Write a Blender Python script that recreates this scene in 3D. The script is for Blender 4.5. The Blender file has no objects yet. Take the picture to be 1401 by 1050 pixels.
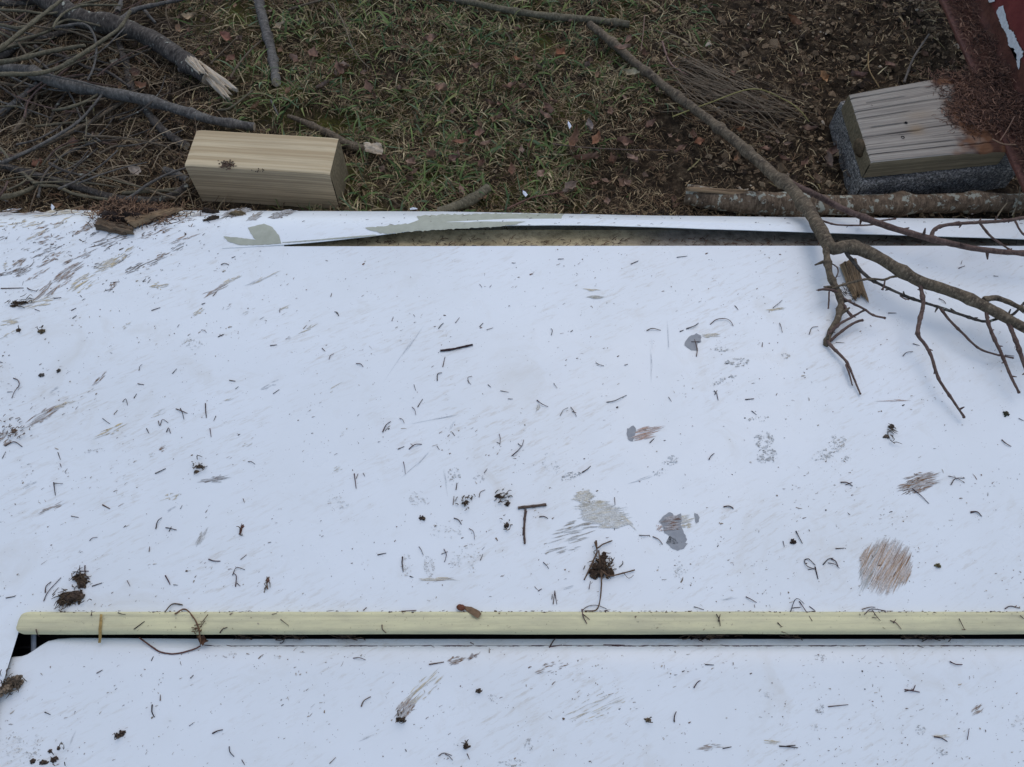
import bpy, math
import numpy as np
from mathutils import Vector

rng = np.random.default_rng(11)
S = bpy.context.scene

# ---------------------------------------------------------------- camera, sky, sun, exposure
CAM_H, TILT, FPX = 1.12, math.radians(29.0), 1030.0          # metres above the ground, angle off straight down, focal length in photo pixels
cam = bpy.data.cameras.new('camera')
cam.sensor_width = 36.0
cam.lens = 36.0 * FPX / 1401.0
cam.clip_start, cam.clip_end = 0.01, 500.0
cam_o = bpy.data.objects.new('camera', cam)
cam_o.location = (0, 0, CAM_H)
cam_o.rotation_euler = (TILT, 0, 0)
S.collection.objects.link(cam_o)
S.camera = cam_o

SUN_EL, SUN_ROT = math.radians(60), math.radians(22)
world = bpy.data.worlds.new('World')
S.world = world
world.use_nodes = True
wn = world.node_tree
sky = wn.nodes.new('ShaderNodeTexSky')
sky.sky_type = 'NISHITA'
sky.sun_disc = False
sky.sun_elevation, sky.sun_rotation = SUN_EL, SUN_ROT
sky.air_density, sky.dust_density, sky.ozone_density = 1.0, 1.5, 1.5
wn.nodes['Background'].inputs['Strength'].default_value = 0.10
wn.links.new(sky.outputs['Color'], wn.nodes['Background'].inputs['Color'])

sun = bpy.data.lights.new('sun', 'SUN')
sun.energy, sun.angle = 0.5, math.radians(130)
sun.color = (1.0, 0.95, 0.88)
sun_o = bpy.data.objects.new('sun', sun)
sd = Vector((math.sin(SUN_ROT) * math.cos(SUN_EL), math.cos(SUN_ROT) * math.cos(SUN_EL), math.sin(SUN_EL)))
sun_o.rotation_euler = sd.to_track_quat('Z', 'Y').to_euler()
sun_o.location = (0, 0, 5)
S.collection.objects.link(sun_o)

S.view_settings.view_transform = 'Standard'
S.view_settings.look = 'None'
S.view_settings.exposure = 0.70
S.view_settings.gamma = 1.0
S.view_settings.use_curve_mapping = False

# ---------------------------------------------------------------- placing: a photo pixel plus a height gives the point on the real surface
CA, SA = math.cos(TILT), math.sin(TILT)


def at(px, py, z):
    u, v = (px - 700.5) / FPX, (525.0 - py) / FPX
    d = (u, v * CA + SA, v * SA - CA)
    t = (z - CAM_H) / d[2]
    return np.array([t * d[0], t * d[1], z])


def topx(x, y, z):
    q = np.asarray(z) - CAM_H
    depth = np.asarray(y) * SA - q * CA
    vv = np.asarray(y) * CA + q * SA
    return 700.5 + FPX * np.asarray(x) / depth, 525.0 - FPX * vv / depth


def lin(r, g=None, b=None):
    if g is None:
        r, g, b = r
    c = np.array([r, g, b]) / 255.0
    return np.where(c <= 0.04045, c / 12.92, ((c + 0.055) / 1.055) ** 2.4)


def smooth(e0, e1, x):
    t = np.clip((np.asarray(x, float) - e0) / (e1 - e0), 0, 1)
    return t * t * (3 - 2 * t)


class Noise:
    def __init__(self, seed, n=256):
        self.n = n
        self.g = np.random.default_rng(seed).random((n, n))

    def __call__(self, x, y):
        x, y = np.asarray(x, float), np.asarray(y, float)
        xi, yi = np.floor(x).astype(int), np.floor(y).astype(int)
        fx, fy = x - xi, y - yi
        fx, fy = fx * fx * (3 - 2 * fx), fy * fy * (3 - 2 * fy)
        n, g = self.n, self.g
        a, b = g[xi % n, yi % n], g[(xi + 1) % n, yi % n]
        c, d = g[xi % n, (yi + 1) % n], g[(xi + 1) % n, (yi + 1) % n]
        return (a * (1 - fx) + b * fx) * (1 - fy) + (c * (1 - fx) + d * fx) * fy - 0.5


N1, N2, N3 = Noise(1), Noise(2), Noise(3)


def fbm(x, y, n=N1, o=4):
    s, a, f = 0, 1.0, 1.0
    for k in range(o):
        s = s + a * n(np.asarray(x) * f + 13.7 * k, np.asarray(y) * f + 7.1 * k)
        a, f = a * 0.5, f * 2.03
    return s


# ---------------------------------------------------------------- surfaces of the place
def z_ground(x, y):
    x, y = np.asarray(x, float), np.asarray(y, float)
    near = smooth(6, 3, np.hypot(x, y))
    h = 0.030 * fbm(x * 4, y * 4, N1, 3) + 0.012 * fbm(x * 26, y * 26, N2, 3) * near
    right = smooth(0.15, 0.6, x)
    h = h + right * 0.012 * fbm(x * 60, y * 60, N3, 2) * near
    flat = smooth(1.06, 1.16, y)                      # trodden level beside the panel
    return h * (0.35 + 0.65 * flat) - 0.004


def row_y(row, z):
    return at(700, row, z)[1]


Y_RAIL0, Y_RAIL1 = row_y(868, .12), row_y(837, .12)     # near and far edge of the cream rail
Y_CHAN = row_y(337, .108)                               # near edge of the torn gutter
Z_R = 0.116
FAR_PX = np.array([[-500, 298], [0, 293], [80, 291], [110, 288], [300, 289], [600, 290.5], [900, 297], [1401, 302], [1900, 306]], float)
Z_FAR = 0.045


def far_edge():
    """where the sheet rolls over: its skyline against the soil follows the photo"""
    xs_, ys_ = [], []
    t = np.linspace(0, 1, 60)
    for px, row in FAR_PX:
        lo, hi = 0.86, 1.02
        for _ in range(30):
            m = (lo + hi) / 2
            y = Y_CHAN + t * (m - Y_CHAN)
            z = 0.104 * (1 - t ** 3) + Z_FAR * t ** 3
            if topx(0 * y, y, z)[1].min() < row:
                hi = m
            else:
                lo = m
        x = (px - 700.5) / FPX * (m * SA - (0.07 - CAM_H) * CA)
        xs_.append(x)
        ys_.append(m)
    return np.array(xs_), np.array(ys_)


FAR_X, FAR_Y = far_edge()


def x_to_far(xq):
    return np.interp(xq, FAR_X, FAR_Y)


def z_main(x, y):
    t = np.clip((np.asarray(y, float) - Y_RAIL1) / (Y_CHAN - Y_RAIL1), -0.2, 1.0)
    z = Z_R + 0.006 * np.sin(np.clip(t, 0, 1) * math.pi * 0.72) - 0.013 * smooth(0.6, 1.0, t)
    return z + 0.0012 * np.sin(np.asarray(x) * 2.1 + 0.6)


def z_panel(x, y):
    x, y = np.asarray(x, float), np.asarray(y, float)
    t = np.clip((y - Y_CHAN) / (x_to_far(x) - Y_CHAN), 0, 1)
    return z_main(x, y) * (1 - t ** 3) + Z_FAR * t ** 3


Y_SEAM = row_y(884, .1085)


def z_door(x, y):
    d = np.asarray(y, float)
    e = np.clip((Y_SEAM + .001 - d) / 0.026, 0, 1)
    z = 0.1012 + 0.0068 * np.sqrt(np.clip(1 - (1 - e) ** 2, 0, 1))
    return z - 0.05 * np.clip(Y_SEAM - 0.03 - d, 0, None) - 0.75 * np.clip(d - Y_SEAM - .002, 0, None)


def z_rail(x, y):
    t = (np.asarray(y, float) - Y_RAIL0) / (Y_RAIL1 - Y_RAIL0)
    return Z_R + 0.0087 - 0.0055 * np.clip(np.abs(2 * t - 1), 0, 1) ** 7


def on(px, py, lift=0.0):
    """point on whatever white or cream surface the photo shows at that pixel"""
    if 836 <= py <= 868 and px > 24:
        fn = z_rail
    elif py > 871 and px > 25 - (py - 871) * 0.25:
        fn = z_door
    else:
        fn = z_panel
    z = 0.12
    for _ in range(8):
        p = at(px, py, z)
        z = float(fn(p[0], p[1]))
    p = at(px, py, z)
    p[2] += lift
    return p


def gr(px, py, lift=0.0):
    z = 0.0
    for _ in range(8):
        p = at(px, py, z)
        z = float(z_ground(p[0], p[1])) + lift
    return at(px, py, z)


# ---------------------------------------------------------------- materials
def new_mat(name, rough=0.8, spec=0.3):
    m = bpy.data.materials.new(name)
    m.use_nodes = True
    b = m.node_tree.nodes['Principled BSDF']
    b.inputs['Roughness'].default_value = rough
    b.inputs['Specular IOR Level'].default_value = spec
    return m, m.node_tree, b


def nd(nt, t, **k):
    n = nt.nodes.new(t)
    for a, v in k.items():
        if a in n.inputs:
            n.inputs[a].default_value = v
        else:
            setattr(n, a, v)
    return n


def noise(nt, scale, detail=4, rough=0.6, vec=None, dist=0.0):
    n = nd(nt, 'ShaderNodeTexNoise', Scale=scale, Detail=detail, Roughness=rough, Distortion=dist)
    if vec is not None:
        nt.links.new(vec, n.inputs['Vector'])
    return n.outputs['Fac']


def ramp(nt, src, stops):
    r = nt.nodes.new('ShaderNodeValToRGB')
    el = r.color_ramp.elements
    el[0].position, el[1].position = stops[0][0], stops[-1][0]
    for p, c in stops[1:-1]:
        el.new(p)
    for e, (p, c) in zip(sorted(el, key=lambda q: q.position), stops):
        c = (c, c, c) if np.isscalar(c) else c
        e.color = (*[float(q) for q in c], 1)
    nt.links.new(src, r.inputs['Fac'])
    return r.outputs['Color']


def mixc(nt, fac, a, b, mode='MIX'):
    n = nt.nodes.new('ShaderNodeMix')
    n.data_type, n.blend_type = 'RGBA', mode
    for s, v in ((n.inputs[0], fac), (n.inputs[6], a), (n.inputs[7], b)):
        if hasattr(v, 'is_output'):
            nt.links.new(v, s)
        elif np.isscalar(v):
            s.default_value = v
        else:
            s.default_value = (*[float(q) for q in v][:3], 1)
    return n.outputs[2]


def bump(nt, b, src, strength, dist):
    n = nd(nt, 'ShaderNodeBump', Strength=strength, Distance=dist)
    nt.links.new(src, n.inputs['Height'])
    nt.links.new(n.outputs['Normal'], b.inputs['Normal'])


def obj_co(nt):
    return nt.nodes.new('ShaderNodeTexCoord').outputs['Object']


def attr(nt, name):
    n = nt.nodes.new('ShaderNodeAttribute')
    n.attribute_name = name
    return n


def scaled(nt, vec, s, turn=None):
    n = nt.nodes.new('ShaderNodeMapping')
    if turn is not None:
        n.vector_type = 'TEXTURE'
        n.inputs['Rotation'].default_value = (0, 0, math.radians(turn))
    n.inputs['Scale'].default_value = s
    nt.links.new(vec, n.inputs['Vector'])
    return n.outputs['Vector']


def mat_col(name, rough=0.85, spec=0.2, var=0.35, scale=300):
    """colour carried by each piece, with a grain on top"""
    m, nt, b = new_mat(name, rough, spec)
    f = ramp(nt, noise(nt, scale, 3, .6, obj_co(nt)), [(0.3, 1 - var), (0.7, 1 + var * .5)])
    nt.links.new(mixc(nt, 1.0, attr(nt, 'col').outputs['Color'], f, 'MULTIPLY'), b.inputs['Base Color'])
    return m


def mat_paint():
    m, nt, b = new_mat('white_paint', 0.38, 0.55)
    co = obj_co(nt)
    c = mixc(nt, ramp(nt, noise(nt, 5, 5, .65, co), [(0.35, 0.0), (0.8, 0.5)]), lin(227, 231, 230), lin(212, 215, 211))
    st = scaled(nt, co, (1 / 38, 1 / 170, 1 / 60), 28)
    film = ramp(nt, noise(nt, 1.0, 5, .7, st), [(0.52, 0.0), (0.74, 0.6)])
    area = ramp(nt, noise(nt, 7, 3, .6, co), [(0.42, 0.0), (0.62, 1.0)])
    film = mixc(nt, 1.0, film, area, 'MULTIPLY')
    c = mixc(nt, film, c, lin(186, 176, 156))
    haze_ = ramp(nt, noise(nt, 11, 6, .68, co, .6), [(0.56, 0.0), (0.74, 0.32)])
    c = mixc(nt, haze_, c, lin(196, 190, 174))
    v = nt.nodes.new('ShaderNodeTexVoronoi')
    v.inputs['Scale'].default_value = 260
    nt.links.new(co, v.inputs['Vector'])
    sp = ramp(nt, v.outputs['Distance'], [(0.10, 1.0), (0.17, 0.0)])
    sel = ramp(nt, noise(nt, 90, 2, .5, co), [(0.57, 0.0), (0.63, 0.75)])
    c = mixc(nt, mixc(nt, 1.0, sp, sel, 'MULTIPLY'), c, lin(120, 112, 104))
    nt.links.new(c, b.inputs['Base Color'])
    nt.links.new(ramp(nt, noise(nt, 14, 4, .6, co), [(0.3, 0.26), (0.8, 0.42)]), b.inputs['Roughness'])
    bump(nt, b, noise(nt, 7, 2, .5, co), 0.10, 0.012)
    return m


def mat_cream():
    m, nt, b = new_mat('cream_trim', 0.42, 0.35)
    co = obj_co(nt)
    c = mixc(nt, ramp(nt, noise(nt, 30, 5, .7, scaled(nt, co, (.3, 1.5, 1))), [(0.38, 0.0), (0.72, 0.9)]), lin(212, 205, 160), lin(180, 174, 142))
    c = mixc(nt, ramp(nt, noise(nt, 1.0, 5, .75, scaled(nt, co, (9, 260, 1))), [(0.5, 0.0), (0.8, 0.5)]), c, lin(150, 140, 112))
    c = mixc(nt, ramp(nt, noise(nt, 420, 2, .5, co), [(0.68, 0.0), (0.74, 0.5)]), c, lin(120, 110, 90))
    nt.links.new(c, b.inputs['Base Color'])
    bump(nt, b, noise(nt, 60, 3, .6, co), 0.06, 0.002)
    return m


def mat_flat(name, a, bcol, scale=40, rough=0.6, spec=0.3, bs=0.1):
    m, nt, b = new_mat(name, rough, spec)
    co = obj_co(nt)
    f = noise(nt, scale, 5, .65, co)
    nt.links.new(mixc(nt, ramp(nt, f, [(0.35, 0.0), (0.7, 1.0)]), a, bcol), b.inputs['Base Color'])
    if bs:
        bump(nt, b, f, bs, 0.004)
    return m


def mat_bark(name, dark, mid, light, lichen=0.0, scale=1.0):
    m, nt, b = new_mat(name, 0.85, 0.2)
    co = obj_co(nt)
    g = attr(nt, 'grain').outputs['Vector']            # x runs round the limb, y along it in metres
    ring = noise(nt, 1.0, 4, .65, scaled(nt, g, (1.2, 240 * scale, 1)))
    lump = noise(nt, 70 * scale, 5, .7, co)
    c = mixc(nt, ramp(nt, lump, [(0.32, 0.0), (0.68, 1.0)]), dark, mid)
    c = mixc(nt, ramp(nt, ring, [(0.5, 0.0), (0.72, 0.7)]), c, light)
    if lichen:
        li = ramp(nt, noise(nt, 62, 5, .66, co), [(0.65 - .04 * lichen, 0.0), (0.68 - .04 * lichen, 0.85)])
        c = mixc(nt, li, c, lin(164, 166, 150))
    nt.links.new(c, b.inputs['Base Color'])
    h = nt.nodes.new('ShaderNodeMath')
    h.operation = 'ADD'
    nt.links.new(ring, h.inputs[0])
    nt.links.new(lump, h.inputs[1])
    bump(nt, b, h.outputs[0], 0.6, 0.0025)
    return m


def mat_wood(name, a, bcol, dark, freq, weather=0.0, contrast=1.0):
    """sawn wood: 'grain' attribute holds metres along, across, up"""
    m, nt, b = new_mat(name, 0.8, 0.2)
    g = attr(nt, 'grain').outputs['Vector']
    warp = noise(nt, 1.0, 3, .5, scaled(nt, g, (6, 18, 18)))
    bands = noise(nt, 1.0, 2, .45, scaled(nt, g, (2.2, freq, freq * .8)), 0.45)
    fine = noise(nt, 1.0, 4, .7, scaled(nt, g, (22, 900, 900)))
    c = mixc(nt, ramp(nt, bands, [(0.42, 0.0), (0.60, contrast)]), a, bcol)
    c = mixc(nt, ramp(nt, fine, [(0.45, 0.0), (0.75, 0.6)]), c, dark)
    c = mixc(nt, ramp(nt, warp, [(0.45, 0.0), (0.75, 0.35)]), c, dark)
    if weather:
        chk = noise(nt, 1.0, 2, .5, scaled(nt, g, (4, 330, 60)))
        c = mixc(nt, ramp(nt, chk, [(0.60, 0.0), (0.66, weather)]), c, lin(38, 34, 32))
    c = mixc(nt, attr(nt, 'stain').outputs['Fac'], c, attr(nt, 'col').outputs['Color'])
    nt.links.new(c, b.inputs['Base Color'])
    bump(nt, b, fine, 0.35, 0.0012)
    return m


def mat_gutter():
    m, nt, b = new_mat('dirty_sealant', 0.8, 0.2)
    co = obj_co(nt)
    tan = ramp(nt, noise(nt, 26, 6, .7, co), [(0.32, lin(136, 124, 94)), (0.66, lin(198, 182, 144))])
    gry = ramp(nt, noise(nt, 40, 6, .7, co), [(0.32, lin(96, 90, 80)), (0.68, lin(150, 142, 128))])
    c = mixc(nt, attr(nt, 'stain').outputs['Fac'], tan, gry)
    c = mixc(nt, ramp(nt, noise(nt, 90, 6, .75, co), [(0.5, 0.0), (0.7, 0.75)]), c, lin(78, 64, 48))
    nt.links.new(c, b.inputs['Base Color'])
    bump(nt, b, noise(nt, 120, 5, .7, co), 0.6, 0.003)
    return m


def mat_soil():
    m, nt, b = new_mat('soil', 0.95, 0.1)
    co = obj_co(nt)
    f = noise(nt, 45, 8, .72, co)
    c = ramp(nt, f, [(0.34, lin(26, 21, 16)), (0.52, lin(66, 55, 42)), (0.72, lin(126, 109, 86))])
    green = ramp(nt, noise(nt, 9, 5, .65, co), [(0.42, 0.0), (0.6, 0.8)])
    moss = ramp(nt, noise(nt, 160, 4, .7, co), [(0.3, lin(58, 58, 26)), (0.7, lin(104, 102, 44))])
    sepn = nt.nodes.new('ShaderNodeSeparateXYZ')
    nt.links.new(attr(nt, 'turf').outputs['Vector'], sepn.inputs[0])
    c = mixc(nt, mixc(nt, 1.0, green, sepn.outputs[0], 'MULTIPLY'), c, moss)
    nt.links.new(c, b.inputs['Base Color'])
    bump(nt, b, noise(nt, 130, 8, .75, co), 0.9, 0.012)
    return m


def mat_concrete():
    m, nt, b = new_mat('concrete', 0.92, 0.15)
    co = obj_co(nt)
    f = noise(nt, 260, 4, .7, co)
    c = ramp(nt, f, [(0.34, lin(56, 55, 52)), (0.5, lin(112, 109, 103)), (0.66, lin(186, 181, 172))])
    c = mixc(nt, ramp(nt, noise(nt, 14, 4, .6, co), [(0.45, 0.0), (0.7, 0.55)]), c, lin(66, 66, 66))
    nt.links.new(c, b.inputs['Base Color'])
    bump(nt, b, f, 0.8, 0.004)
    return m


def mat_red():
    m, nt, b = new_mat('rusty_red_paint', 0.6, 0.3)
    co = obj_co(nt)
    rust = ramp(nt, noise(nt, 55, 7, .72, co), [(0.3, lin(66, 40, 33)), (0.55, lin(104, 64, 51)), (0.75, lin(122, 82, 64))])
    red = ramp(nt, noise(nt, 30, 4, .6, co), [(0.3, lin(112, 50, 48)), (0.7, lin(136, 66, 60))])
    c = mixc(nt, attr(nt, 'stain').outputs['Fac'], rust, red)
    nt.links.new(c, b.inputs['Base Color'])
    bump(nt, b, noise(nt, 120, 6, .7, co), 0.5, 0.003)
    return m


M = dict(
    paint=mat_paint(), cream=mat_cream(), soil=mat_soil(), concrete=mat_concrete(), red=mat_red(),
    bits=mat_col('dry_plant_bits'), leaf=mat_col('dead_leaf', .75, .25, .4, 120), mud=mat_col('dried_mud', .9, .1, .3, 420),
    grass=mat_col('grass_blades', .7, .25, .25, 90),
    primer=mat_flat('grey_primer', lin(152, 154, 154), lin(136, 138, 140), 90, .55, .3, .05),
    green=mat_flat('green_primer', lin(172, 174, 156), lin(158, 160, 142), 60, .6, .25, .05),
    tan=mat_flat('tan_sealant', lin(204, 188, 148), lin(160, 150, 126), 26, .7, .2, .4),
    grey=mat_flat('grey_bare_metal', lin(158, 150, 138), lin(116, 110, 102), 40, .6, .3, .2),
    gutter=mat_gutter(),
    black=mat_flat('black_rubber', lin(13, 13, 14), lin(22, 22, 24), 60, .75, .15, .2),
    steel=mat_flat('zinc_strip', lin(150, 158, 168), lin(128, 136, 146), 70, .5, .4, .05),
    bark_brown=mat_bark('brown_bark', lin(62, 54, 45), lin(116, 102, 82), lin(158, 142, 118)),
    bark_grey=mat_bark('grey_bark', lin(62, 58, 54), lin(108, 104, 96), lin(146, 140, 130)),
    bark_dark=mat_bark('dark_bark', lin(42, 38, 34), lin(88, 81, 73), lin(132, 124, 112), .8),
    bark_lichen=mat_bark('lichen_bark', lin(58, 48, 38), lin(122, 104, 84), lin(158, 138, 114), 2.4),
    bark_olive=mat_bark('olive_bark', lin(74, 68, 54), lin(118, 110, 88), lin(146, 138, 114)),
    bark_red=mat_bark('reddish_twig_bark', lin(74, 58, 52), lin(112, 92, 82), lin(136, 116, 104)),
    treated=mat_wood('treated_pine', lin(202, 184, 148), lin(174, 152, 116), lin(164, 146, 116), 140, 0.0, .9),
    sawn=mat_wood('sawn_side', lin(198, 176, 142), lin(162, 142, 112), lin(122, 108, 86), 330, 0.0, 1.0),
    weathered=mat_wood('weathered_board', lin(164, 156, 142), lin(140, 132, 120), lin(110, 104, 95), 260, .8, .9),
    mossy=mat_wood('mossy_board_side', lin(132, 118, 92), lin(104, 94, 72), lin(70, 64, 50), 200, 0.3, .8),
    heart=mat_wood('broken_wood', lin(206, 194, 172), lin(178, 156, 124), lin(128, 104, 82), 300, .3, .9),
)


# ---------------------------------------------------------------- mesh collector
class MB:
    def __init__(self):
        self.v, self.c, self.g, self.s, self.f4, self.f3, self.m4, self.m3 = [], [], [], [], [], [], [], []
        self.n = 0

    def add(self, v, quads=None, tris=None, col=(.5, .5, .5), grain=None, stain=0.0, mi=0):
        v = np.asarray(v, float).reshape(-1, 3)
        k = len(v)
        self.v.append(v)
        col = np.asarray(col, float)
        self.c.append(np.broadcast_to(col, (k, 3)))
        self.g.append(np.zeros((k, 3)) if grain is None else np.asarray(grain, float).reshape(-1, 3))
        self.s.append(np.broadcast_to(np.asarray(stain, float), (k,)))
        if quads is not None and len(quads):
            q = np.asarray(quads, int) + self.n
            self.f4.append(q)
            self.m4.append(np.full(len(q), mi))
        if tris is not None and len(tris):
            q = np.asarray(tris, int) + self.n
            self.f3.append(q)
            self.m3.append(np.full(len(q), mi))
        self.n += k
        return self

    def grid(self, P, **k):
        """P[a, b, 3] as a sheet"""
        A, B = P.shape[:2]
        i = np.arange(A * B).reshape(A, B)
        q = np.stack([i[:-1, :-1], i[1:, :-1], i[1:, 1:], i[:-1, 1:]], -1).reshape(-1, 4)
        return self.add(P.reshape(-1, 3), q, **k)

    def tube(self, pts, rad, sides=8, col=(.5, .5, .5), step=None, rough=0.0, caps=True, mi=0, cap_mi=None, knob=0.0, flat=1.0):
        P = np.asarray(pts, float)
        R = np.broadcast_to(np.asarray(rad, float), (len(P),)).copy()
        P, R = curve(P, R, step or max(0.003, float(R.mean()) * 1.6))
        n = len(P)
        T = np.gradient(P, axis=0)
        T /= np.linalg.norm(T, axis=1, keepdims=True) + 1e-12
        ref = np.array([0.0, 0.0, 1.0])
        U = np.cross(T, ref)
        bad = np.linalg.norm(U, axis=1) < 0.05
        U[bad] = np.cross(T[bad], np.array([1.0, 0, 0]))
        U /= np.linalg.norm(U, axis=1, keepdims=True)
        W = np.cross(U, T)
        L = np.concatenate([[0], np.cumsum(np.linalg.norm(np.diff(P, axis=0), axis=1))])
        a = np.linspace(0, 2 * math.pi, sides, endpoint=False)
        off = rng.random() * 100
        rr = R[:, None] * np.ones(sides)[None]
        if rough:
            rr = rr * (1 + rough * 2 * fbm(L[:, None] / (R.mean() * 2.2) + off, np.cos(a)[None] * 1.4 + off, N2, 3)
                       + rough * fbm(L[:, None] / (R.mean() * 5) + off, np.sin(a)[None] * 1.2 + 31, N3, 2))
        if knob:                                          # bud scars and nodes
            for q in np.arange(rng.uniform(.2, 1) * knob, L[-1], knob):
                rr *= 1 + 0.30 * np.exp(-((L - q - rng.normal(0, knob * .15)) / (R.mean() * 1.0)) ** 2)[:, None]
        V = P[:, None] + (U[:, None] * np.cos(a)[None, :, None] + W[:, None] * np.sin(a)[None, :, None] * flat) * rr[..., None]
        i = np.arange(n * sides).reshape(n, sides)
        j = np.roll(i, -1, 1)
        q = np.stack([i[:-1], j[:-1], j[1:], i[1:]], -1).reshape(-1, 4)
        G = np.stack([np.broadcast_to(np.abs(a - math.pi)[None] + off, (n, sides)), np.broadcast_to(L[:, None] + off, (n, sides)), np.zeros((n, sides))], -1)
        self.add(V, q, col=col, grain=G, mi=mi)
        if caps:
            for e, flip in ((0, 1), (n - 1, 0)):
                ring = V[e]
                c = ring.mean(0)
                vv = np.vstack([ring, c])
                k = np.arange(sides)
                t = np.stack([k, np.roll(k, -1), np.full(sides, sides)], -1)
                if flip:
                    t = t[:, ::-1]
                gg = np.concatenate([np.stack([np.full(sides, off), ring[:, 0], ring[:, 2]], -1), [[off, c[0], c[2]]]])
                self.add(vv, None, t, col=col, grain=gg, mi=mi if cap_mi is None else cap_mi)
        return self

    def blob(self, c, r, col, n=10, rough=0.35, freq=1.7, rot=0.0):
        """a lump with a broken outline"""
        th = np.linspace(0, math.pi, n)
        ph = np.linspace(0, 2 * math.pi, n * 2, endpoint=False)
        T, Pp = np.meshgrid(th, ph, indexing='ij')
        d = np.stack([np.sin(T) * np.cos(Pp), np.sin(T) * np.sin(Pp), np.cos(T)], -1)
        o = rng.random() * 90
        k = 1 + rough * 2 * fbm(d[..., 0] * freq + o + d[..., 2] * 1.3, d[..., 1] * freq + o * .7 - d[..., 2] * .9, N1, 4)
        V = d * np.asarray(r) * k[..., None]
        cr, sr = math.cos(rot), math.sin(rot)
        V = np.stack([V[..., 0] * cr - V[..., 1] * sr, V[..., 0] * sr + V[..., 1] * cr, V[..., 2]], -1) + np.asarray(c)
        i = np.arange(n * n * 2).reshape(n, n * 2)
        j = np.roll(i, -1, 1)
        q = np.stack([i[:-1], i[1:], j[1:], j[:-1]], -1).reshape(-1, 4)
        cc = np.asarray(col)[None, None] * (0.75 + 0.5 * rng.random((n, n * 2, 1)))
        return self.add(V, q, col=cc.reshape(-1, 3))

    def ribbons(self, P, head, length, width, bend, z0, zmid, z1, col, segs=3, roll=None, taper=1.0):
        """many thin blades at once; heights given at start, middle and end over P.z"""
        n = len(P)
        s = np.linspace(0, 1, segs + 1)
        ang = head[:, None] + bend[:, None] * (s[None] - 0.5)
        dx, dy = np.cos(ang), np.sin(ang)
        sx = np.concatenate([np.zeros((n, 1)), np.cumsum((dx[:, 1:] + dx[:, :-1]) / 2, 1)], 1) / segs * length[:, None]
        sy = np.concatenate([np.zeros((n, 1)), np.cumsum((dy[:, 1:] + dy[:, :-1]) / 2, 1)], 1) / segs * length[:, None]
        zz = z0[:, None] * (1 - s) * (1 - 2 * s) + zmid[:, None] * 4 * s * (1 - s) + z1[:, None] * s * (2 * s - 1)
        C = np.stack([P[:, 0, None] + sx, P[:, 1, None] + sy, P[:, 2, None] + zz], -1)
        roll = np.zeros(n) if roll is None else roll
        w = width[:, None] * (1 - taper * s[None] ** 2.2) * 0.5 + width[:, None] * 0.04
        side = np.stack([-dy * np.cos(roll)[:, None], dx * np.cos(roll)[:, None], np.broadcast_to(np.sin(roll)[:, None], dx.shape)], -1) * w[..., None]
        V = np.stack([C - side, C + side], 2)                       # n, s, 2, 3
        i = np.arange(n * (segs + 1) * 2).reshape(n, segs + 1, 2)
        q = np.stack([i[:, :-1, 0], i[:, :-1, 1], i[:, 1:, 1], i[:, 1:, 0]], -1).reshape(-1, 4)
        cc = np.broadcast_to(col[:, None, None, :], V.shape)
        return self.add(V, q, col=cc.reshape(-1, 3))

    def build(self, name, mats, parent=None, origin=None, smooth_=True):
        v = np.concatenate(self.v)
        if origin is None:
            lo, hi = v.min(0), v.max(0)
            origin = np.array([(lo[0] + hi[0]) / 2, (lo[1] + hi[1]) / 2, lo[2]])
        origin = np.asarray(origin, float)
        me = bpy.data.meshes.new(name)
        me.vertices.add(len(v))
        me.vertices.foreach_set('co', (v - origin).astype(np.float32).ravel())
        f4 = np.concatenate(self.f4) if self.f4 else np.zeros((0, 4), int)
        f3 = np.concatenate(self.f3) if self.f3 else np.zeros((0, 3), int)
        li = np.concatenate([f4.ravel(), f3.ravel()]).astype(np.int32)
        tot = np.concatenate([np.full(len(f4), 4), np.full(len(f3), 3)]).astype(np.int32)
        st = np.concatenate([[0], np.cumsum(tot)[:-1]]).astype(np.int32)
        me.loops.add(len(li))
        me.loops.foreach_set('vertex_index', li)
        me.polygons.add(len(tot))
        me.polygons.foreach_set('loop_start', st)
        me.polygons.foreach_set('loop_total', tot)
        mm = np.concatenate((self.m4 or [np.zeros(0)]) + (self.m3 or [np.zeros(0)])).astype(np.int32)
        me.polygons.foreach_set('material_index', mm)
        me.polygons.foreach_set('use_smooth', np.full(len(tot), bool(smooth_)))
        me.update(calc_edges=True)
        a = me.attributes.new('col', 'FLOAT_COLOR', 'POINT')
        c = np.concatenate(self.c)
        a.data.foreach_set('color', np.concatenate([c, np.ones((len(c), 1))], 1).astype(np.float32).ravel())
        a = me.attributes.new('grain', 'FLOAT_VECTOR', 'POINT')
        a.data.foreach_set('vector', np.concatenate(self.g).astype(np.float32).ravel())
        a = me.attributes.new('stain', 'FLOAT', 'POINT')
        a.data.foreach_set('value', np.concatenate(self.s).astype(np.float32).ravel())
        for m in (mats if isinstance(mats, (list, tuple)) else [mats]):
            me.materials.append(m)
        o = bpy.data.objects.new(name, me)
        S.collection.objects.link(o)
        if parent is not None:
            o.parent = parent
            off = np.array(world_loc(parent))
            o.location = origin - off
        else:
            o.location = origin
        return o


def world_loc(o):
    p = np.zeros(3)
    while o is not None:
        p = p + np.array(o.location)
        o = o.parent
    return p


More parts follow.
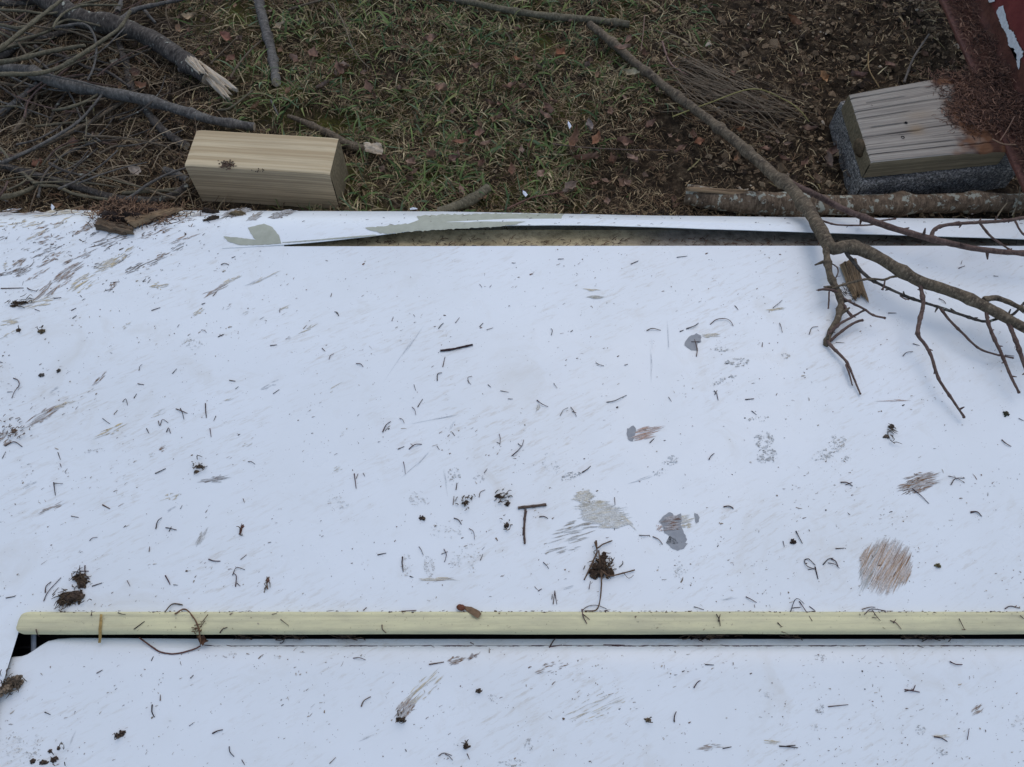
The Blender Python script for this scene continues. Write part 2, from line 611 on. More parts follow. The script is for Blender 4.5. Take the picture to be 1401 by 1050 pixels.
def curve(P, R, step):
    """Catmull-Rom through the points, resampled"""
    if len(P) < 3:
        P = np.array([P[0], (P[0] + P[-1]) / 2, P[-1]])
        R = np.array([R[0], (R[0] + R[-1]) / 2, R[-1]])
    A = np.vstack([2 * P[0] - P[1], P, 2 * P[-1] - P[-2]])
    RR = np.concatenate([[R[0]], R, [R[-1]]])
    oP, oR = [], []
    for k in range(len(P) - 1):
        n = max(2, int(np.linalg.norm(P[k + 1] - P[k]) / step))
        t = np.linspace(0, 1, n, endpoint=False)[:, None]
        p0, p1, p2, p3 = A[k:k + 4]
        oP.append(0.5 * (2 * p1 + (p2 - p0) * t + (2 * p0 - 5 * p1 + 4 * p2 - p3) * t ** 2 + (3 * p1 - p0 - 3 * p2 + p3) * t ** 3))
        oR.append(RR[k + 1] + (RR[k + 2] - RR[k + 1]) * t[:, 0])
    oP.append(P[-1:])
    oR.append(R[-1:])
    return np.vstack(oP), np.concatenate(oR)


def tag(o, label, cat, group=None, kind=None):
    o['label'] = label
    o['category'] = cat
    if group:
        o['group'] = group
    if kind:
        o['kind'] = kind
    return o


def empty(name, loc, label, cat, group=None):
    o = bpy.data.objects.new(name, None)
    o.empty_display_size = 0.02
    o.location = loc
    S.collection.objects.link(o)
    return tag(o, label, cat, group)


def stuff(o):
    o['kind'] = 'stuff'
    return o


# ---------------------------------------------------------------- the ground, one sheet to the horizon
def turf_at(x, y):
    """how grassy a spot is: a wedge of turf between the brush pile and the bare soil"""
    px, py = topx(x, y, 0.0)
    t = smooth(225, 400, px + 0.35 * (150 - py)) * smooth(990, 800, px + 0.45 * (py - 60))
    return np.clip(t + 0.7 * fbm(x * 9, y * 9, N3, 3) * (t > .03), 0, 1)


xs = np.concatenate([-np.geomspace(150, 1.75, 34), np.arange(-1.72, 1.73, 0.0085), np.geomspace(1.75, 150, 34)])
ys = np.concatenate([-np.geomspace(150, 0.7, 34), np.arange(-0.66, 0.85, 0.05), np.arange(0.86, 2.3, 0.0085), np.geomspace(2.32, 150, 34)])
X, Y = np.meshgrid(xs, ys, indexing='ij')
mb = MB()
mb.grid(np.stack([X, Y, z_ground(X, Y)], -1))
ground = mb.build('ground', M['soil'], origin=(0, 0, 0))
at_ = ground.data.attributes.new('turf', 'FLOAT_VECTOR', 'POINT')
tv = np.zeros((X.size, 3))
tv[:, 0] = turf_at(X, Y).ravel()
at_.data.foreach_set('vector', tv.astype(np.float32).ravel())
ground['kind'] = 'structure'

# ---------------------------------------------------------------- the white vehicle body
body = empty('vehicle_body', (0, 0.5, 0.0), 'dirty white painted vehicle body with cream trim strip, scattered with needles and mud', 'vehicle')

lip_px = np.array([[300, 338], [385, 333.5], [440, 330], [500, 325], [560, 318], [630, 313.5], [700, 310], [800, 310], [900, 313], [1000, 317], [1150, 322], [1401, 330], [1900, 345]], float)

# main panel: from under the rail to the torn gutter; at the left it runs on to the far edge, and below the rail's end it goes on as a pillar
left_edge = np.array([at(24, 868, .116), at(18, 873, .116), at(14, 885, .115), at(6.5, 912, .115), at(-.5, 934, .115), at(-22, 1010, .114), at(-60, 1150, .113)])
x24 = left_edge[0][0]
xa = np.unique(np.concatenate([np.linspace(-1.55, x24, 90), np.linspace(x24, 1.55, 180)]))
ya = np.linspace(Y_RAIL0 + .004, Y_CHAN, 110)


def sheet(xv, yv):
    Xs, Ys = np.broadcast_arrays(xv, yv)
    return np.stack([Xs, Ys, z_panel(Xs, Ys)], -1)


def hem(mb, e, steps):
    mb.grid(np.stack([e + np.array(q) for q in steps], 1))


mb = MB()
A = sheet(xa[:, None], ya[None])
mb.grid(A)
X_TEAR = at(390, 333, .105)[0]
hem(mb, A[xa >= X_TEAR - .02][:, -1], [(0, 0, 0), (0, .0008, -.002), (0, -.002, -.012)])
xl_ = np.concatenate([xa[xa < X_TEAR - .03], [X_TEAR]])
tl_ = np.linspace(0, 1, 40)
A2 = sheet(xl_[:, None], Y_CHAN + (x_to_far(xl_) - Y_CHAN)[:, None] * tl_[None])
mb.grid(A2)
hem(mb, A2[:, -1], [(0, 0, 0), (0, .0015, -.003), (0, .001, -.05)])
xp_ = xa[xa <= x24 + 1e-6]
yb_ = np.interp(-xp_, -left_edge[::-1, 0][::-1], left_edge[::-1, 1][::-1], right=-0.45)
A3 = sheet(xp_[:, None], ya[0] + (yb_ - ya[0])[:, None] * np.linspace(0, 1, 50)[None])
mb.grid(A3[:, ::-1])
hem(mb, A3[:, -1], [(-.002, 0, -.006), (0, 0, -.002), (0, 0, 0)])
hem(mb, A[xa >= x24][:, 0], [(0, .002, -.02), (0, -.001, -.002), (0, 0, 0)])
panel = mb.build('roof_panel', M['paint'], body)

# torn outer strip beyond the gutter: its near lip is bent up
xq = np.linspace(at(306, 338, .105)[0], 1.55, 300)
lp = np.array([at(p[0], p[1], 0.112) for p in lip_px])
LIP_X, LIP_Y = lp[:, 0], lp[:, 1]
LX0, LX1 = at(330, 336, .11)[0], at(620, 313, .11)[0]


def z_strip(x, y):
    x, y = np.asarray(x, float), np.asarray(y, float)
    ly = np.interp(x, LIP_X, LIP_Y)
    fy = x_to_far(x)
    v = np.clip((y - ly) / (fy - ly), 0, 1)
    up = smooth(LX0, LX1, x)
    rise = 0.0008 + 0.008 * up * (1 - v) ** 1.4
    return z_panel(x, y) + rise * (1 - v ** 4) + .0006 * fbm(x * 30, v * 2, N2, 2) * up


prof = np.linspace(0, 1, 26)
ly_ = np.interp(xq, LIP_X, LIP_Y)
Yp = ly_[:, None] + (x_to_far(xq) - ly_)[:, None] * prof[None]
Xp = np.broadcast_to(xq[:, None], Yp.shape)
ST = np.stack([Xp, Yp, z_strip(Xp, Yp)], -1)
mb = MB()
mb.grid(ST)
lipE = ST[:, 0]
mb.grid(np.stack([lipE, lipE - [0, .0005, .0009], lipE - [0, -.004, .0020], lipE - [0, -.018, .004]], 1)[:, ::-1])
hem(mb, ST[:, -1], [(0, .0005, 0), (0, .002, -.003), (0, .0015, -.05)])
strip = mb.build('bent_edge_strip', M['paint'], body)


def strip_pt(px, py, lift_=0.0009):
    z = 0.11
    for _ in range(14):
        p = at(px, py, z)
        z = 0.5 * z + 0.5 * (float(z_strip(p[0], p[1])) + lift_)
    return at(px, py, z)


# gutter under the lip: tan sealant in the middle, bare grey metal to the right
xg = np.linspace(at(380, 336, .1)[0], 1.5, 220)
gs = np.linspace(0, 1, 14)
GY = Y_CHAN - 0.003 + gs[None] * 0.052 + 0 * xg[:, None]
GZ = z_panel(xg, np.full_like(xg, Y_CHAN))[:, None] - 0.003 - 0.014 * np.sin(gs[None] * math.pi * 0.62) + 0.0012 * fbm(xg[:, None] * 40, gs[None] * 4, N1, 3)
mb = MB()
G = np.stack([np.broadcast_to(xg[:, None], GY.shape), GY, GZ], -1)
k = int(np.searchsorted(xg, at(900, 330, .1)[0]))
wt = smooth(at(760, 330, .1)[0], at(960, 330, .1)[0], xg[:, None] + .12 * fbm(xg[:, None] * 14, gs[None] * 3, N2, 3)) + 0 * gs[None]
mb.grid(G, stain=wt.ravel())
mb.build('torn_gutter', M['gutter'], body)

# cream rail with a rounded left end
xr = np.concatenate([np.linspace(0, 0.013, 9), np.linspace(0.02, 2.2, 160)]) + at(22.5, 855, .122)[0]
x0r = xr[0]
rp = np.linspace(0, 1, 17)
half = (Y_RAIL1 - Y_RAIL0) / 2
rad_end = 0.0135
capw = np.sqrt(np.clip(1 - (1 - np.clip((xr - x0r) / rad_end, 0, 1)) ** 2, 0.0, 1)) * 0.97 + 0.03
mid = (Y_RAIL0 + Y_RAIL1) / 2
tilt = .0006 * fbm(xr * 7, xr * 0, N2, 3)[:, None]
RY = mid + (rp[None] * 2 - 1) * half * capw[:, None] + tilt
RX = np.broadcast_to(xr[:, None], RY.shape)
tq = (RY - Y_RAIL0) / (2 * half)
RZ = Z_R + 0.0085 - 0.0055 * np.clip(np.abs(tq * 2 - 1), 0, 1) ** 7 + .0007 * fbm(RX * 9, tq * 1.5, N1, 3) - 0.004 * (1 - capw[:, None]) ** 2
RZ = RZ - 0.0012 * np.exp(-((tq - 0.74) / .07) ** 2)                 # the faint lengthwise crease
mb = MB()
TOP = np.stack([RX, RY, RZ], -1)
mb.grid(TOP)
for e in (0, -1):
    E_ = TOP[:, e]
    sgn = 1 if e == 0 else -1
    mb.grid(np.stack([E_, E_ + [0, sgn * .0004, -.0012], E_ + [0, sgn * .0012, -.0055], E_ + [0, sgn * .006, -.008]], 1)[:, ::sgn])
Ec = TOP[0]
mb.grid(np.stack([Ec, Ec + [.0005, 0, -.006]], 1))
rail = mb.build('trim_rail', M['cream'], body)

# dark opening below the rail
mb = MB()
sx = np.linspace(-0.78, 1.55, 40)
sy = np.linspace(-0.45, Y_RAIL1 + .004, 12)
SX, SY = np.meshgrid(sx, sy, indexing='ij')
mb.grid(np.stack([SX, SY, 0.068 + 0.010 * smooth(.12, .2, SY) + 0.002 * fbm(SX * 30, SY * 30)], -1))
mb.build('door_opening', M['black'], body)
mb = MB()                                                            # rubber seal bead and a zinc bracket at the corner
a_ = [at(16, 889, .088), at(30, 886, .089), at(52, 886, .088), at(70, 882, .088)]
mb.tube(a_, 0.0016, 6)
b_ = [at(14, 905, .09), at(5, 935, .09), at(-12, 985, .09), at(-40, 1080, .09)]
mb.tube(b_, 0.0035, 8)
mb.build('door_seal', M['black'], body)
mb = MB()
c_ = [at(46.5, p, .092) for p in (866, 880, 897)]
mb.grid(np.stack([np.array(c_) - [.0031, 0, 0], np.array(c_) - [.0031, 0, -.0015], np.array(c_) + [.0031, 0, .0015], np.array(c_) + [.0031, 0, 0]], 1))
mb.build('bracket', M['steel'], body)

# the door below the rail: a narrow ledge, a seam, then the face with its rolled top edge
dc = np.array([(96, 873.5), (80, 874.5), (70, 877), (60, 883), (50, 890), (42, 895), (33, 898), (19, 899), (16, 905), (11.5, 922), (5.5, 946), (-1, 970), (-20, 1025), (-60, 1160)], float)
dcw = np.array([at(p[0], p[1], .1005) for p in dc])
xd = np.unique(np.concatenate([dcw[:, 0], np.linspace(-.75, dcw[0, 0], 70), np.linspace(dcw[0, 0], 1.55, 150)]))
y_seam = Y_SEAM
ytop_l = np.interp(xd, dcw[::-1, 0], dcw[::-1, 1])
ytop_l = np.where(xd > dcw[0, 0], dcw[0, 1], ytop_l)
fs = np.concatenate([np.linspace(0, .03, 12)[:-1], np.linspace(.03, .09, 16)[:-1], np.linspace(0.09, 1, 30)])
FY = ytop_l[:, None] + (-0.45 - ytop_l)[:, None] * fs[None]
FX = np.broadcast_to(xd[:, None], FY.shape)
dist = ytop_l[:, None] - FY
rr = 0.003 + 0.022 * smooth(at(60, 890, .1)[0], at(140, 880, .1)[0], xd)[:, None]
e = np.clip(dist / rr, 0, 1)
zc = 0.1012 + 0.0068 * np.sqrt(np.clip(1 - (1 - e) ** 2, 0, 1)) - 0.05 * np.clip(Y_SEAM - 0.03 - FY, 0, None)
split = smooth(at(110, 880, .1)[0], at(330, 880, .1)[0], xd)[:, None]
zr = z_door(FX, FY)
FZ = zc * (1 - split) + zr * split
mb = MB()
FP = np.stack([FX, FY, FZ], -1)
mb.grid(FP)
E_ = FP[:, 0]
mb.grid(np.stack([E_ + [0, .0006, -.0025], E_], 1))
mb.grid(np.stack([E_ + [0, .0002, -.02], E_ + [0, .0006, -.0025]], 1))
door = mb.build('door', M['paint'], body)
mb = MB()
xs_ = np.linspace(at(188, 884, .1)[0], 1.55, 160)
hw = .00075 * np.clip((xs_ - xs_[0]) / .1, .15, 1) * (1 + .5 * fbm(xs_ * 60, xs_ * 0, N2, 2))
mb.grid(np.stack([np.stack([xs_, Y_SEAM + .0012 + k * hw, z_door(xs_, Y_SEAM + .0012) + .0004 + 0 * xs_], -1) for k in (-1, 1)], 1))
mb.build('seam', M['black'], door)


# ---------------------------------------------------------------- peeled paint, scrapes and mud: thin films on the panel
def poly_patch(px_pts, fn, mat, name, parent, lift_=0.0006, sub=3, jag=1.2):
    """irregular patch: outline roughened, filled as a fan of rings so that it follows the surface"""
    P = np.array(px_pts, float)
    n = len(P)
    out = []
    for k in range(n):
        a, b = P[k], P[(k + 1) % n]
        m = max(2, int(np.hypot(*(b - a)) / 3))
        for q in range(m):
            p = a + (b - a) * q / m
            out.append(p + (rng.normal(0, jag * .4, 2) if q else 0))
    out = np.array(out)
    import bmesh
    bm = bmesh.new()
    vs = [bm.verts.new((p[0], p[1], 0)) for p in out]
    f = bm.faces.new(vs)
    bmesh.ops.triangulate(bm, faces=[f])
    for _ in range(6):
        long_ = [q for q in bm.edges if q.calc_length() > 4.5]
        if not long_:
            break
        bmesh.ops.subdivide_edges(bm, edges=long_, cuts=1)
        bmesh.ops.triangulate(bm, faces=bm.faces[:])
    bm.verts.index_update()
    bm.verts.ensure_lookup_table()
    V = np.array([v.co[:] for v in bm.verts])
    T = np.array([[v.index for v in ff.verts] for ff in bm.faces])
    bm.free()
    W = np.array([fn(v[0], v[1], lift_) for v in V])
    nrm = np.cross(W[T[:, 1]] - W[T[:, 0]], W[T[:, 2]] - W[T[:, 0]])
    T = np.where((nrm[:, 2] < 0)[:, None], T[:, ::-1], T)
    return MB().add(W, None, T).build(name, mat, parent)


MUD, TANMUD, REDMUD, DARK, GREYSCR = lin(130, 98, 66), lin(196, 178, 138), lin(176, 130, 98), lin(90, 68, 48), lin(190, 192, 194)
PAINT = lin(222, 226, 225)


def smear(cx, cy, L, Wd, ang, n, col, opac=(.3, 1.0), stroke=(.2, .8), wpx=(.6, 2.0), fn=on, clip=True, name='mud_smear', parent=None, bendv=0.002, tidy=False):
    """dry-brushed mud: a bundle of thin tapered strokes lying on the paint (angle in degrees, counter-clockwise in the photo)"""
    a = math.radians(ang)
    ux, uy = math.cos(a), -math.sin(a)
    mb = MB()
    for _ in range(n):
        t = rng.uniform(-1, 1)
        chord = math.sqrt(max(0.05, 1 - t * t)) if clip else 1
        l = L * chord * rng.uniform(*stroke)
        c = rng.uniform(-.5, .5) * (max(0.0, L * chord - l) if tidy else L * chord * .75)
        w = rng.uniform(*wpx)
        bx, by = cx + ux * c - uy * t * Wd / 2, cy + uy * c + ux * t * Wd / 2
        aa = a + rng.normal(0, .05)
        s = np.linspace(-.5, .5, 5)
        jx = np.cumsum(rng.normal(0, .22, 5)) + bendv * l * l * (s ** 2) * rng.normal()
        qx, qy = bx + math.cos(aa) * s * l, by - math.sin(aa) * s * l
        nx, ny = math.sin(aa), math.cos(aa)
        ww = w * np.array([.15, .8, 1, .7, .1]) / 2 * rng.uniform(.6, 1.3, 5)
        lf = rng.uniform(.0003, .0007)
        o = rng.uniform(*opac)
        oo = (o * np.array([.4, .95, 1.05, .9, .35]) * rng.uniform(.8, 1.15, 5))[:, None].clip(0, 1)
        cc = np.asarray(col) * rng.uniform(.8, 1.15) * oo + PAINT * (1 - oo)
        cc = np.repeat(cc[:, None], 2, 1).reshape(-1, 3)
        A = np.array([fn(qx[k] + nx * (jx[k] + ww[k]), qy[k] + ny * (jx[k] + ww[k]), lf) for k in range(5)])
        B = np.array([fn(qx[k] + nx * (jx[k] - ww[k]), qy[k] + ny * (jx[k] - ww[k]), lf) for k in range(5)])
        mb.grid(np.stack([A, B], 1), col=cc)
    return mb.build(name, M['mud'], parent or panel)


def blotch(cx, cy, wx, wy, ang, n, col, size=(.6, 2.2), opac=(.15, .75), fn=on, parent=None, name='mud_print'):
    """speckled dried-mud print"""
    mb = MB()
    a = math.radians(ang)
    col = np.asarray(col) * [1.06, .96, .82]
    ph = rng.random() * 50
    for _ in range(int(n * 3.2)):
        r, th = math.sqrt(rng.random()) * 1.1, rng.uniform(0, 6.283)
        if fbm(math.cos(th) * r * 2.2 + ph, math.sin(th) * r * 2.2 + ph, N3, 2) < rng.normal(.02, .14):
            continue
        dx, dy = r * math.cos(th) * wx / 2, r * math.sin(th) * wy / 2
        x, y = cx + dx * math.cos(a) + dy * math.sin(a), cy - dx * math.sin(a) + dy * math.cos(a)
        s = .28 + rng.gamma(1.0, .36)
        o = rng.uniform(*opac) ** 1.3
        m = rng.integers(5, 8)
        an = np.linspace(0, 6.283, m, endpoint=False)
        rr_ = s * rng.uniform(.5, 1.2, m)
        ring = np.array([fn(x + math.cos(q) * w * 1.2, y + math.sin(q) * w * .8, .0004 + .0003 * rng.random()) for q, w in zip(an, rr_)])
        V = np.vstack([ring, ring.mean(0) + [0, 0, .0002]])
        k = np.arange(m)
        mb.add(V, None, np.stack([np.roll(k, -1), k, np.full(m, m)], -1), col=np.asarray(col) * o + PAINT * (1 - o))
    return mb.build(name, M['mud'], parent or panel)


def Z(k, pts):
    """zoomed reading -> photo pixels"""
    ox, oy = {1: (0, 0), 2: (460, 0), 3: (920, 0), 4: (0, 350), 5: (460, 350), 6: (920, 350), 7: (0, 690), 8: (460, 690), 9: (920, 690)}[k]
    return [(ox + p[0] * .343, oy + p[1] * .343) for p in pts]


def P8(pts):
    return [(780 + p[0] / 7, 640 + p[1] / 7) for p in pts]


# grey primer showing where the paint has come off
poly_patch(P8([(850, 515), (900, 460), (955, 428), (985, 445), (990, 470), (1060, 440), (1070, 470), (1062, 560), (1085, 610), (1120, 690), (1100, 720), (1128, 725), (1090, 775), (1030, 797), (985, 780), (918, 722), (985, 735), (1035, 725), (1010, 685), (950, 655), (900, 625), (890, 570)]), on, M['primer'], 'bare_patch', panel)
poly_patch(P8([(1190, 435), (1220, 445), (1240, 480), (1232, 520), (1205, 535), (1196, 480)]), on, M['primer'], 'bare_patch', panel)
smear(*P8([(970, 535)])[0], 24, 18, 5, 70, lin(128, 104, 90), (.5, 1), (.4, 1), (.7, 1.8), fn=lambda x, y, l=0: on(x, y, l + .0006), clip=False)
smear(*P8([(1110, 510)])[0], 17, 20, 10, 30, TANMUD, (.3, .9), (.4, 1), (.8, 2))
smear(*P8([(855, 580)])[0], 9, 11, 40, 16, REDMUD, (.3, .8), (.3, 1), (.8, 2))
poly_patch(Z(5, [(1160, 690), (1185, 678), (1195, 690), (1190, 720), (1182, 742), (1165, 735), (1158, 712)]), on, M['primer'], 'bare_patch', panel)
smear(*Z(5, [(1235, 708)])[0], 46, 17, 14, 34, REDMUD, (.35, 1), (.3, .9), (.7, 1.8))
poly_patch(Z(6, [(65, 325), (95, 310), (112, 318), (115, 345), (100, 350), (102, 380), (75, 378), (48, 358), (50, 345)]), on, M['primer'], 'bare_patch', panel)
smear(*Z(6, [(155, 320)])[0], 26, 6, 3, 14, TANMUD, (.3, .9), (.3, .9), (.7, 2))

# round scrape of brown dirt
smear(*Z(9, [(850, 248)])[0], 86, 72, 62, 260, lin(172, 138, 102), (.3, 1), (.3, .9), (.8, 2.4), tidy=True)
smear(*Z(9, [(870, 240)])[0], 78, 54, 62, 70, lin(146, 110, 78), (.5, 1), (.25, .8), (.6, 1.8), tidy=True)
smear(*Z(9, [(790, 250)])[0], 60, 26, 64, 50, lin(150, 146, 132), (.3, .9), (.3, .9), (.6, 1.6))
# dark streaky smears
smear(*Z(6, [(985, 905)])[0], 62, 26, 14, 120, MUD, (.4, 1), (.12, .5), (.6, 2))
smear(*Z(6, [(960, 920)])[0], 40, 18, 30, 40, DARK, (.5, 1), (.1, .4), (.6, 1.8))
smear(*Z(8, [(275, 815)])[0], 40, 18, 48, 70, MUD, (.4, 1), (.15, .6), (.6, 1.9))
smear(*Z(8, [(340, 740)])[0], 90, 22, 42, 36, TANMUD, (.3, .9), (.1, .4), (.6, 1.5))
smear(*Z(8, [(475, 625)])[0], 28, 10, 20, 30, MUD, (.4, 1), (.2, .7), (.6, 1.6))
smear(*Z(8, [(548, 605)])[0], 16, 8, 30, 18, lin(124, 100, 84), (.6, 1), (.3, .8), (.7, 1.8))
# tan film
for q_, L_, w_, n_, a_ in (((130, 285), 26, 14, 40, 8), ((230, 370), 40, 14, 60, 4), ((300, 430), 48, 20, 90, 8), ((360, 490), 50, 16, 80, 6), ((420, 545), 38, 10, 40, 4), ((210, 440), 30, 12, 40, 14)):
    smear(*P8([q_])[0], L_, w_, a_, n_, lin(190, 180, 154), (.3, .8), (.3, .8), (1.2, 3.6))
smear(*P8([(140, 270)])[0], 26, 18, 6, 34, TANMUD, (.3, .9), (.2, .7), (1, 2.6))
smear(*P8([(60, 600)])[0], 70, 26, 14, 22, lin(150, 140, 122), (.35, .9), (.2, .6), (.8, 2))
smear(*P8([(-40, 720)])[0], 60, 30, 16, 16, lin(150, 140, 122), (.3, .8), (.25, .6), (.8, 1.9))
smear(*P8([(530, 500)])[0], 30, 4, -42, 12, TANMUD, (.4, .9), (.4, .9), (1, 2.4))
# left: drag marks fanning up to the right
for cx, cy, L, Wd, an, n, c in [(80, 28, 24, 8, 38, 26, MUD), (84, 64, 22, 10, 25, 30, DARK), (275, 65, 50, 12, 32, 46, MUD), (430, 35, 46, 12, 25, 40, TANMUD), (385, 40, 16, 7, 20, 16, DARK),
                              (200, 130, 60, 16, 40, 20, MUD), (150, 190, 60, 12, 14, 14, TANMUD), (40, 265, 30, 8, 12, 14, TANMUD), (330, 110, 50, 20, 34, 26, TANMUD),
                              (870, 130, 60, 7, 26, 16, MUD), (930, 95, 40, 4, 22, 10, TANMUD), (790, 225, 24, 5, 30, 12, TANMUD), (1060, 90, 50, 4, 24, 6, TANMUD), (170, 640, 66, 12, 30, 30, MUD),
                              (265, 590, 44, 5, 24, 10, TANMUD), (400, 490, 30, 5, 42, 10, MUD), (860, 893, 46, 9, 8, 24, DARK), (645, 775, 14, 6, 20, 12, MUD), (20, 730, 22, 22, 40, 40, MUD), (640, 120, 26, 10, 10, 16, TANMUD),
                              (450, 125, 20, 8, 36, 14, MUD), (880, 320, 14, 4, 25, 5, DARK), (680, 965, 30, 10, 22, 14, TANMUD), (440, 700, 60, 10, 26, 10, TANMUD), (200, 1010, 50, 6, 24, 12, MUD)]:
    x, y = Z(4, [(cx, cy)])[0]
    smear(x, y, L, Wd, an, n, c, (.3, 1), (.12, .55), (.5, 1.8))
# crust trailing from the bark pile over the far edge
for x, y, L, Wd, an, n, c in [(118, 312, 60, 8, 24, 50, MUD), (70, 328, 44, 12, 18, 26, MUD), (150, 330, 70, 10, 16, 30, DARK), (215, 318, 60, 10, 20, 26, MUD), (60, 345, 60, 14, 22, 26, DARK),
                            (110, 352, 60, 10, 24, 22, MUD), (165, 352, 60, 10, 34, 26, TANMUD), (30, 372, 40, 12, 24, 20, MUD), (255, 300, 36, 10, 14, 30, MUD), (12, 305, 40, 12, 8, 18, TANMUD)]:
    smear(x, y, L, Wd, an, int(n * .8), c, (.3, 1), (.06, .35), (.4, 1.5))
for x, y, L, Wd, an, n, c in [(322, 291, 46, 9, 16, 60, lin(122, 110, 96)), (386, 293, 40, 8, 14, 60, lin(110, 98, 86)), (350, 296, 30, 8, 24, 30, lin(136, 124, 108)), (180, 289, 90, 4, 2, 30, MUD)]:
    smear(x, y, L, Wd, an, n, c, (.5, 1), (.12, .5), (.9, 2.6), fn=strip_pt if x > 312 else on, parent=strip if x > 312 else panel)
for _ in range(34):
    x, y = rng.uniform(-40, 300), rng.uniform(300, 420)
    if y > 330 + .28 * (330 - x):
        continue
    smear(x, y, rng.uniform(14, 46), rng.uniform(3, 9), rng.uniform(14, 34), int(rng.integers(6, 18)), [MUD, DARK, TANMUD, lin(150, 116, 82)][rng.integers(4)], (.25, 1), (.1, .5), (.5, 1.6))
for _ in range(20):
    x, y = rng.uniform(-20, 480), rng.uniform(420, 700)
    smear(x, y, rng.uniform(16, 60), rng.uniform(3, 9), rng.uniform(22, 36), int(rng.integers(4, 10)), [MUD, TANMUD, GREYSCR, TANMUD][rng.integers(4)], (.15, .7), (.1, .45), (.4, 1.3))
for x in np.arange(-30, 300, 22):
    smear(x + rng.normal(0, 6), 292 + rng.normal(0, 1.5), 44, 6, rng.uniform(0, 10), 14, [MUD, TANMUD][rng.integers(2)], (.2, .8), (.15, .6), (.6, 1.8))
# faint prints and thin films
for z, cx, cy, wx, wy, an, n, c in [(6, 365, 735, 24, 22, 0, 110, lin(112, 104, 92)), (6, 375, 800, 28, 20, 0, 110, lin(112, 104, 92)), (6, 340, 650, 28, 9, 5, 50, lin(140, 130, 112)), (6, 660, 745, 22, 20, 0, 80, lin(160, 152, 138)),
                                  (6, 610, 790, 36, 14, 20, 60, lin(130, 124, 110)), (6, 690, 812, 14, 8, 0, 30, lin(120, 112, 96)), (6, 255, 428, 34, 11, 8, 70, lin(136, 128, 114)), (6, 205, 376, 24, 7, 0, 40, lin(140, 132, 118)), (6, 450, 400, 12, 8, 0, 24, lin(176, 168, 150)),
                                  (6, 205, 497, 34, 8, 20, 46, lin(130, 126, 118)), (5, 470, 880, 16, 22, 0, 46, lin(150, 146, 138)), (5, 570, 890, 12, 14, 0, 36, lin(140, 130, 118)), (5, 860, 830, 22, 30, 20, 60, lin(140, 138, 132)), (5, 935, 880, 26, 10, 15, 50, lin(100, 90, 80)),
                                  (5, 1330, 820, 24, 12, 20, 34, lin(90, 84, 76)), (5, 1290, 865, 20, 9, 10, 30, lin(92, 82, 72)), (5, 330, 970, 22, 22, 0, 40, lin(160, 156, 148)), (8, 370, 250, 14, 26, 5, 60, lin(170, 166, 160)), (8, 280, 240, 14, 30, 5, 46, lin(184, 182, 178)),
                                  (8, 520, 220, 40, 40, 0, 110, lin(186, 184, 178)), (8, 440, 100, 40, 24, 0, 60, lin(188, 186, 180)), (8, 770, 960, 16, 16, 40, 34, lin(130, 122, 110)), (8, 700, 1035, 36, 10, 5, 40, lin(130, 124, 116)), (8, 620, 775, 14, 9, 0, 18, lin(120, 110, 98)),
                                  (9, 30, 265, 20, 24, 0, 36, lin(170, 166, 156)), (9, 590, 612, 18, 8, 0, 24, lin(130, 116, 100)), (9, 375, 760, 20, 6, 0, 24, lin(160, 156, 146)), (9, 590, 815, 12, 12, 0, 26, lin(96, 86, 76)), (9, 990, 900, 12, 14, 30, 30, lin(100, 94, 86)),
                                  (9, 1385, 880, 20, 26, 0, 40, lin(150, 142, 130)), (9, 1075, 985, 18, 12, 0, 24, lin(86, 76, 64)), (9, 570, 890, 16, 8, 0, 20, lin(170, 160, 146)), (7, 60, 950, 60, 50, 0, 120, lin(186, 186, 182)), (7, 130, 980, 20, 26, 30, 40, lin(130, 120, 108)),
                                  (7, 915, 605, 18, 9, 15, 40, lin(140, 120, 102)), (7, 1108, 612, 10, 4, 0, 14, lin(170, 150, 130)), (4, 760, 355, 30, 14, 0, 40, lin(190, 190, 188)), (4, 1350, 985, 26, 16, 0, 40, lin(186, 184, 180)), (4, 380, 780, 28, 6, 10, 30, lin(120, 104, 92)),
                                  (9, 30, 265, 12, 14, 0, 12, lin(170, 166, 156))]:
    x, y = Z(z, [(cx, cy)])[0]
    blotch(x, y, wx, wy, an, n, c)
# curved print left of the root clump
smear(*Z(8, [(400, 300)])[0], 54, 4, 2, 14, TANMUD, (.4, .9), (.3, .9), (.7, 1.6))
smear(*Z(8, [(420, 302)])[0], 34, 3, 8, 8, MUD, (.5, 1), (.3, .8), (.7, 1.5))
smear(*Z(5, [(1035, 167)])[0], 20, 4, -2, 14, lin(170, 164, 146), (.6, 1), (.4, .9), (.9, 2))
smear(*Z(5, [(1020, 137)])[0], 20, 2, -4, 4, TANMUD, (.5, .9), (.5, 1), (.6, 1.4))
smear(*Z(5, [(805, 605)])[0], 14, 4, 60, 10, lin(190, 180, 158), (.5, 1), (.4, .9), (.7, 1.6))
smear(*Z(6, [(420, 212)])[0], 26, 3, 8, 8, TANMUD, (.5, 1), (.4, .9), (.6, 1.4))
smear(*Z(6, [(900, 577)])[0], 46, 2, 2, 6, REDMUD, (.4, .9), (.3, .9), (.5, 1.2))
smear(*Z(7, [(805, 130)])[0], 26, 7, 60, 22, lin(186, 182, 172), (.4, 1), (.3, .9), (.7, 1.8))
smear(*Z(9, [(400, 950)])[0], 36, 4, -4, 10, TANMUD, (.5, 1), (.3, .8), (.6, 1.4))
smear(*Z(9, [(150, 970)])[0], 40, 8, 6, 24, MUD, (.3, .9), (.1, .5), (.6, 1.6))
smear(*Z(9, [(1215, 822)])[0], 20, 12, 35, 26, MUD, (.4, 1), (.2, .7), (.6, 1.7))
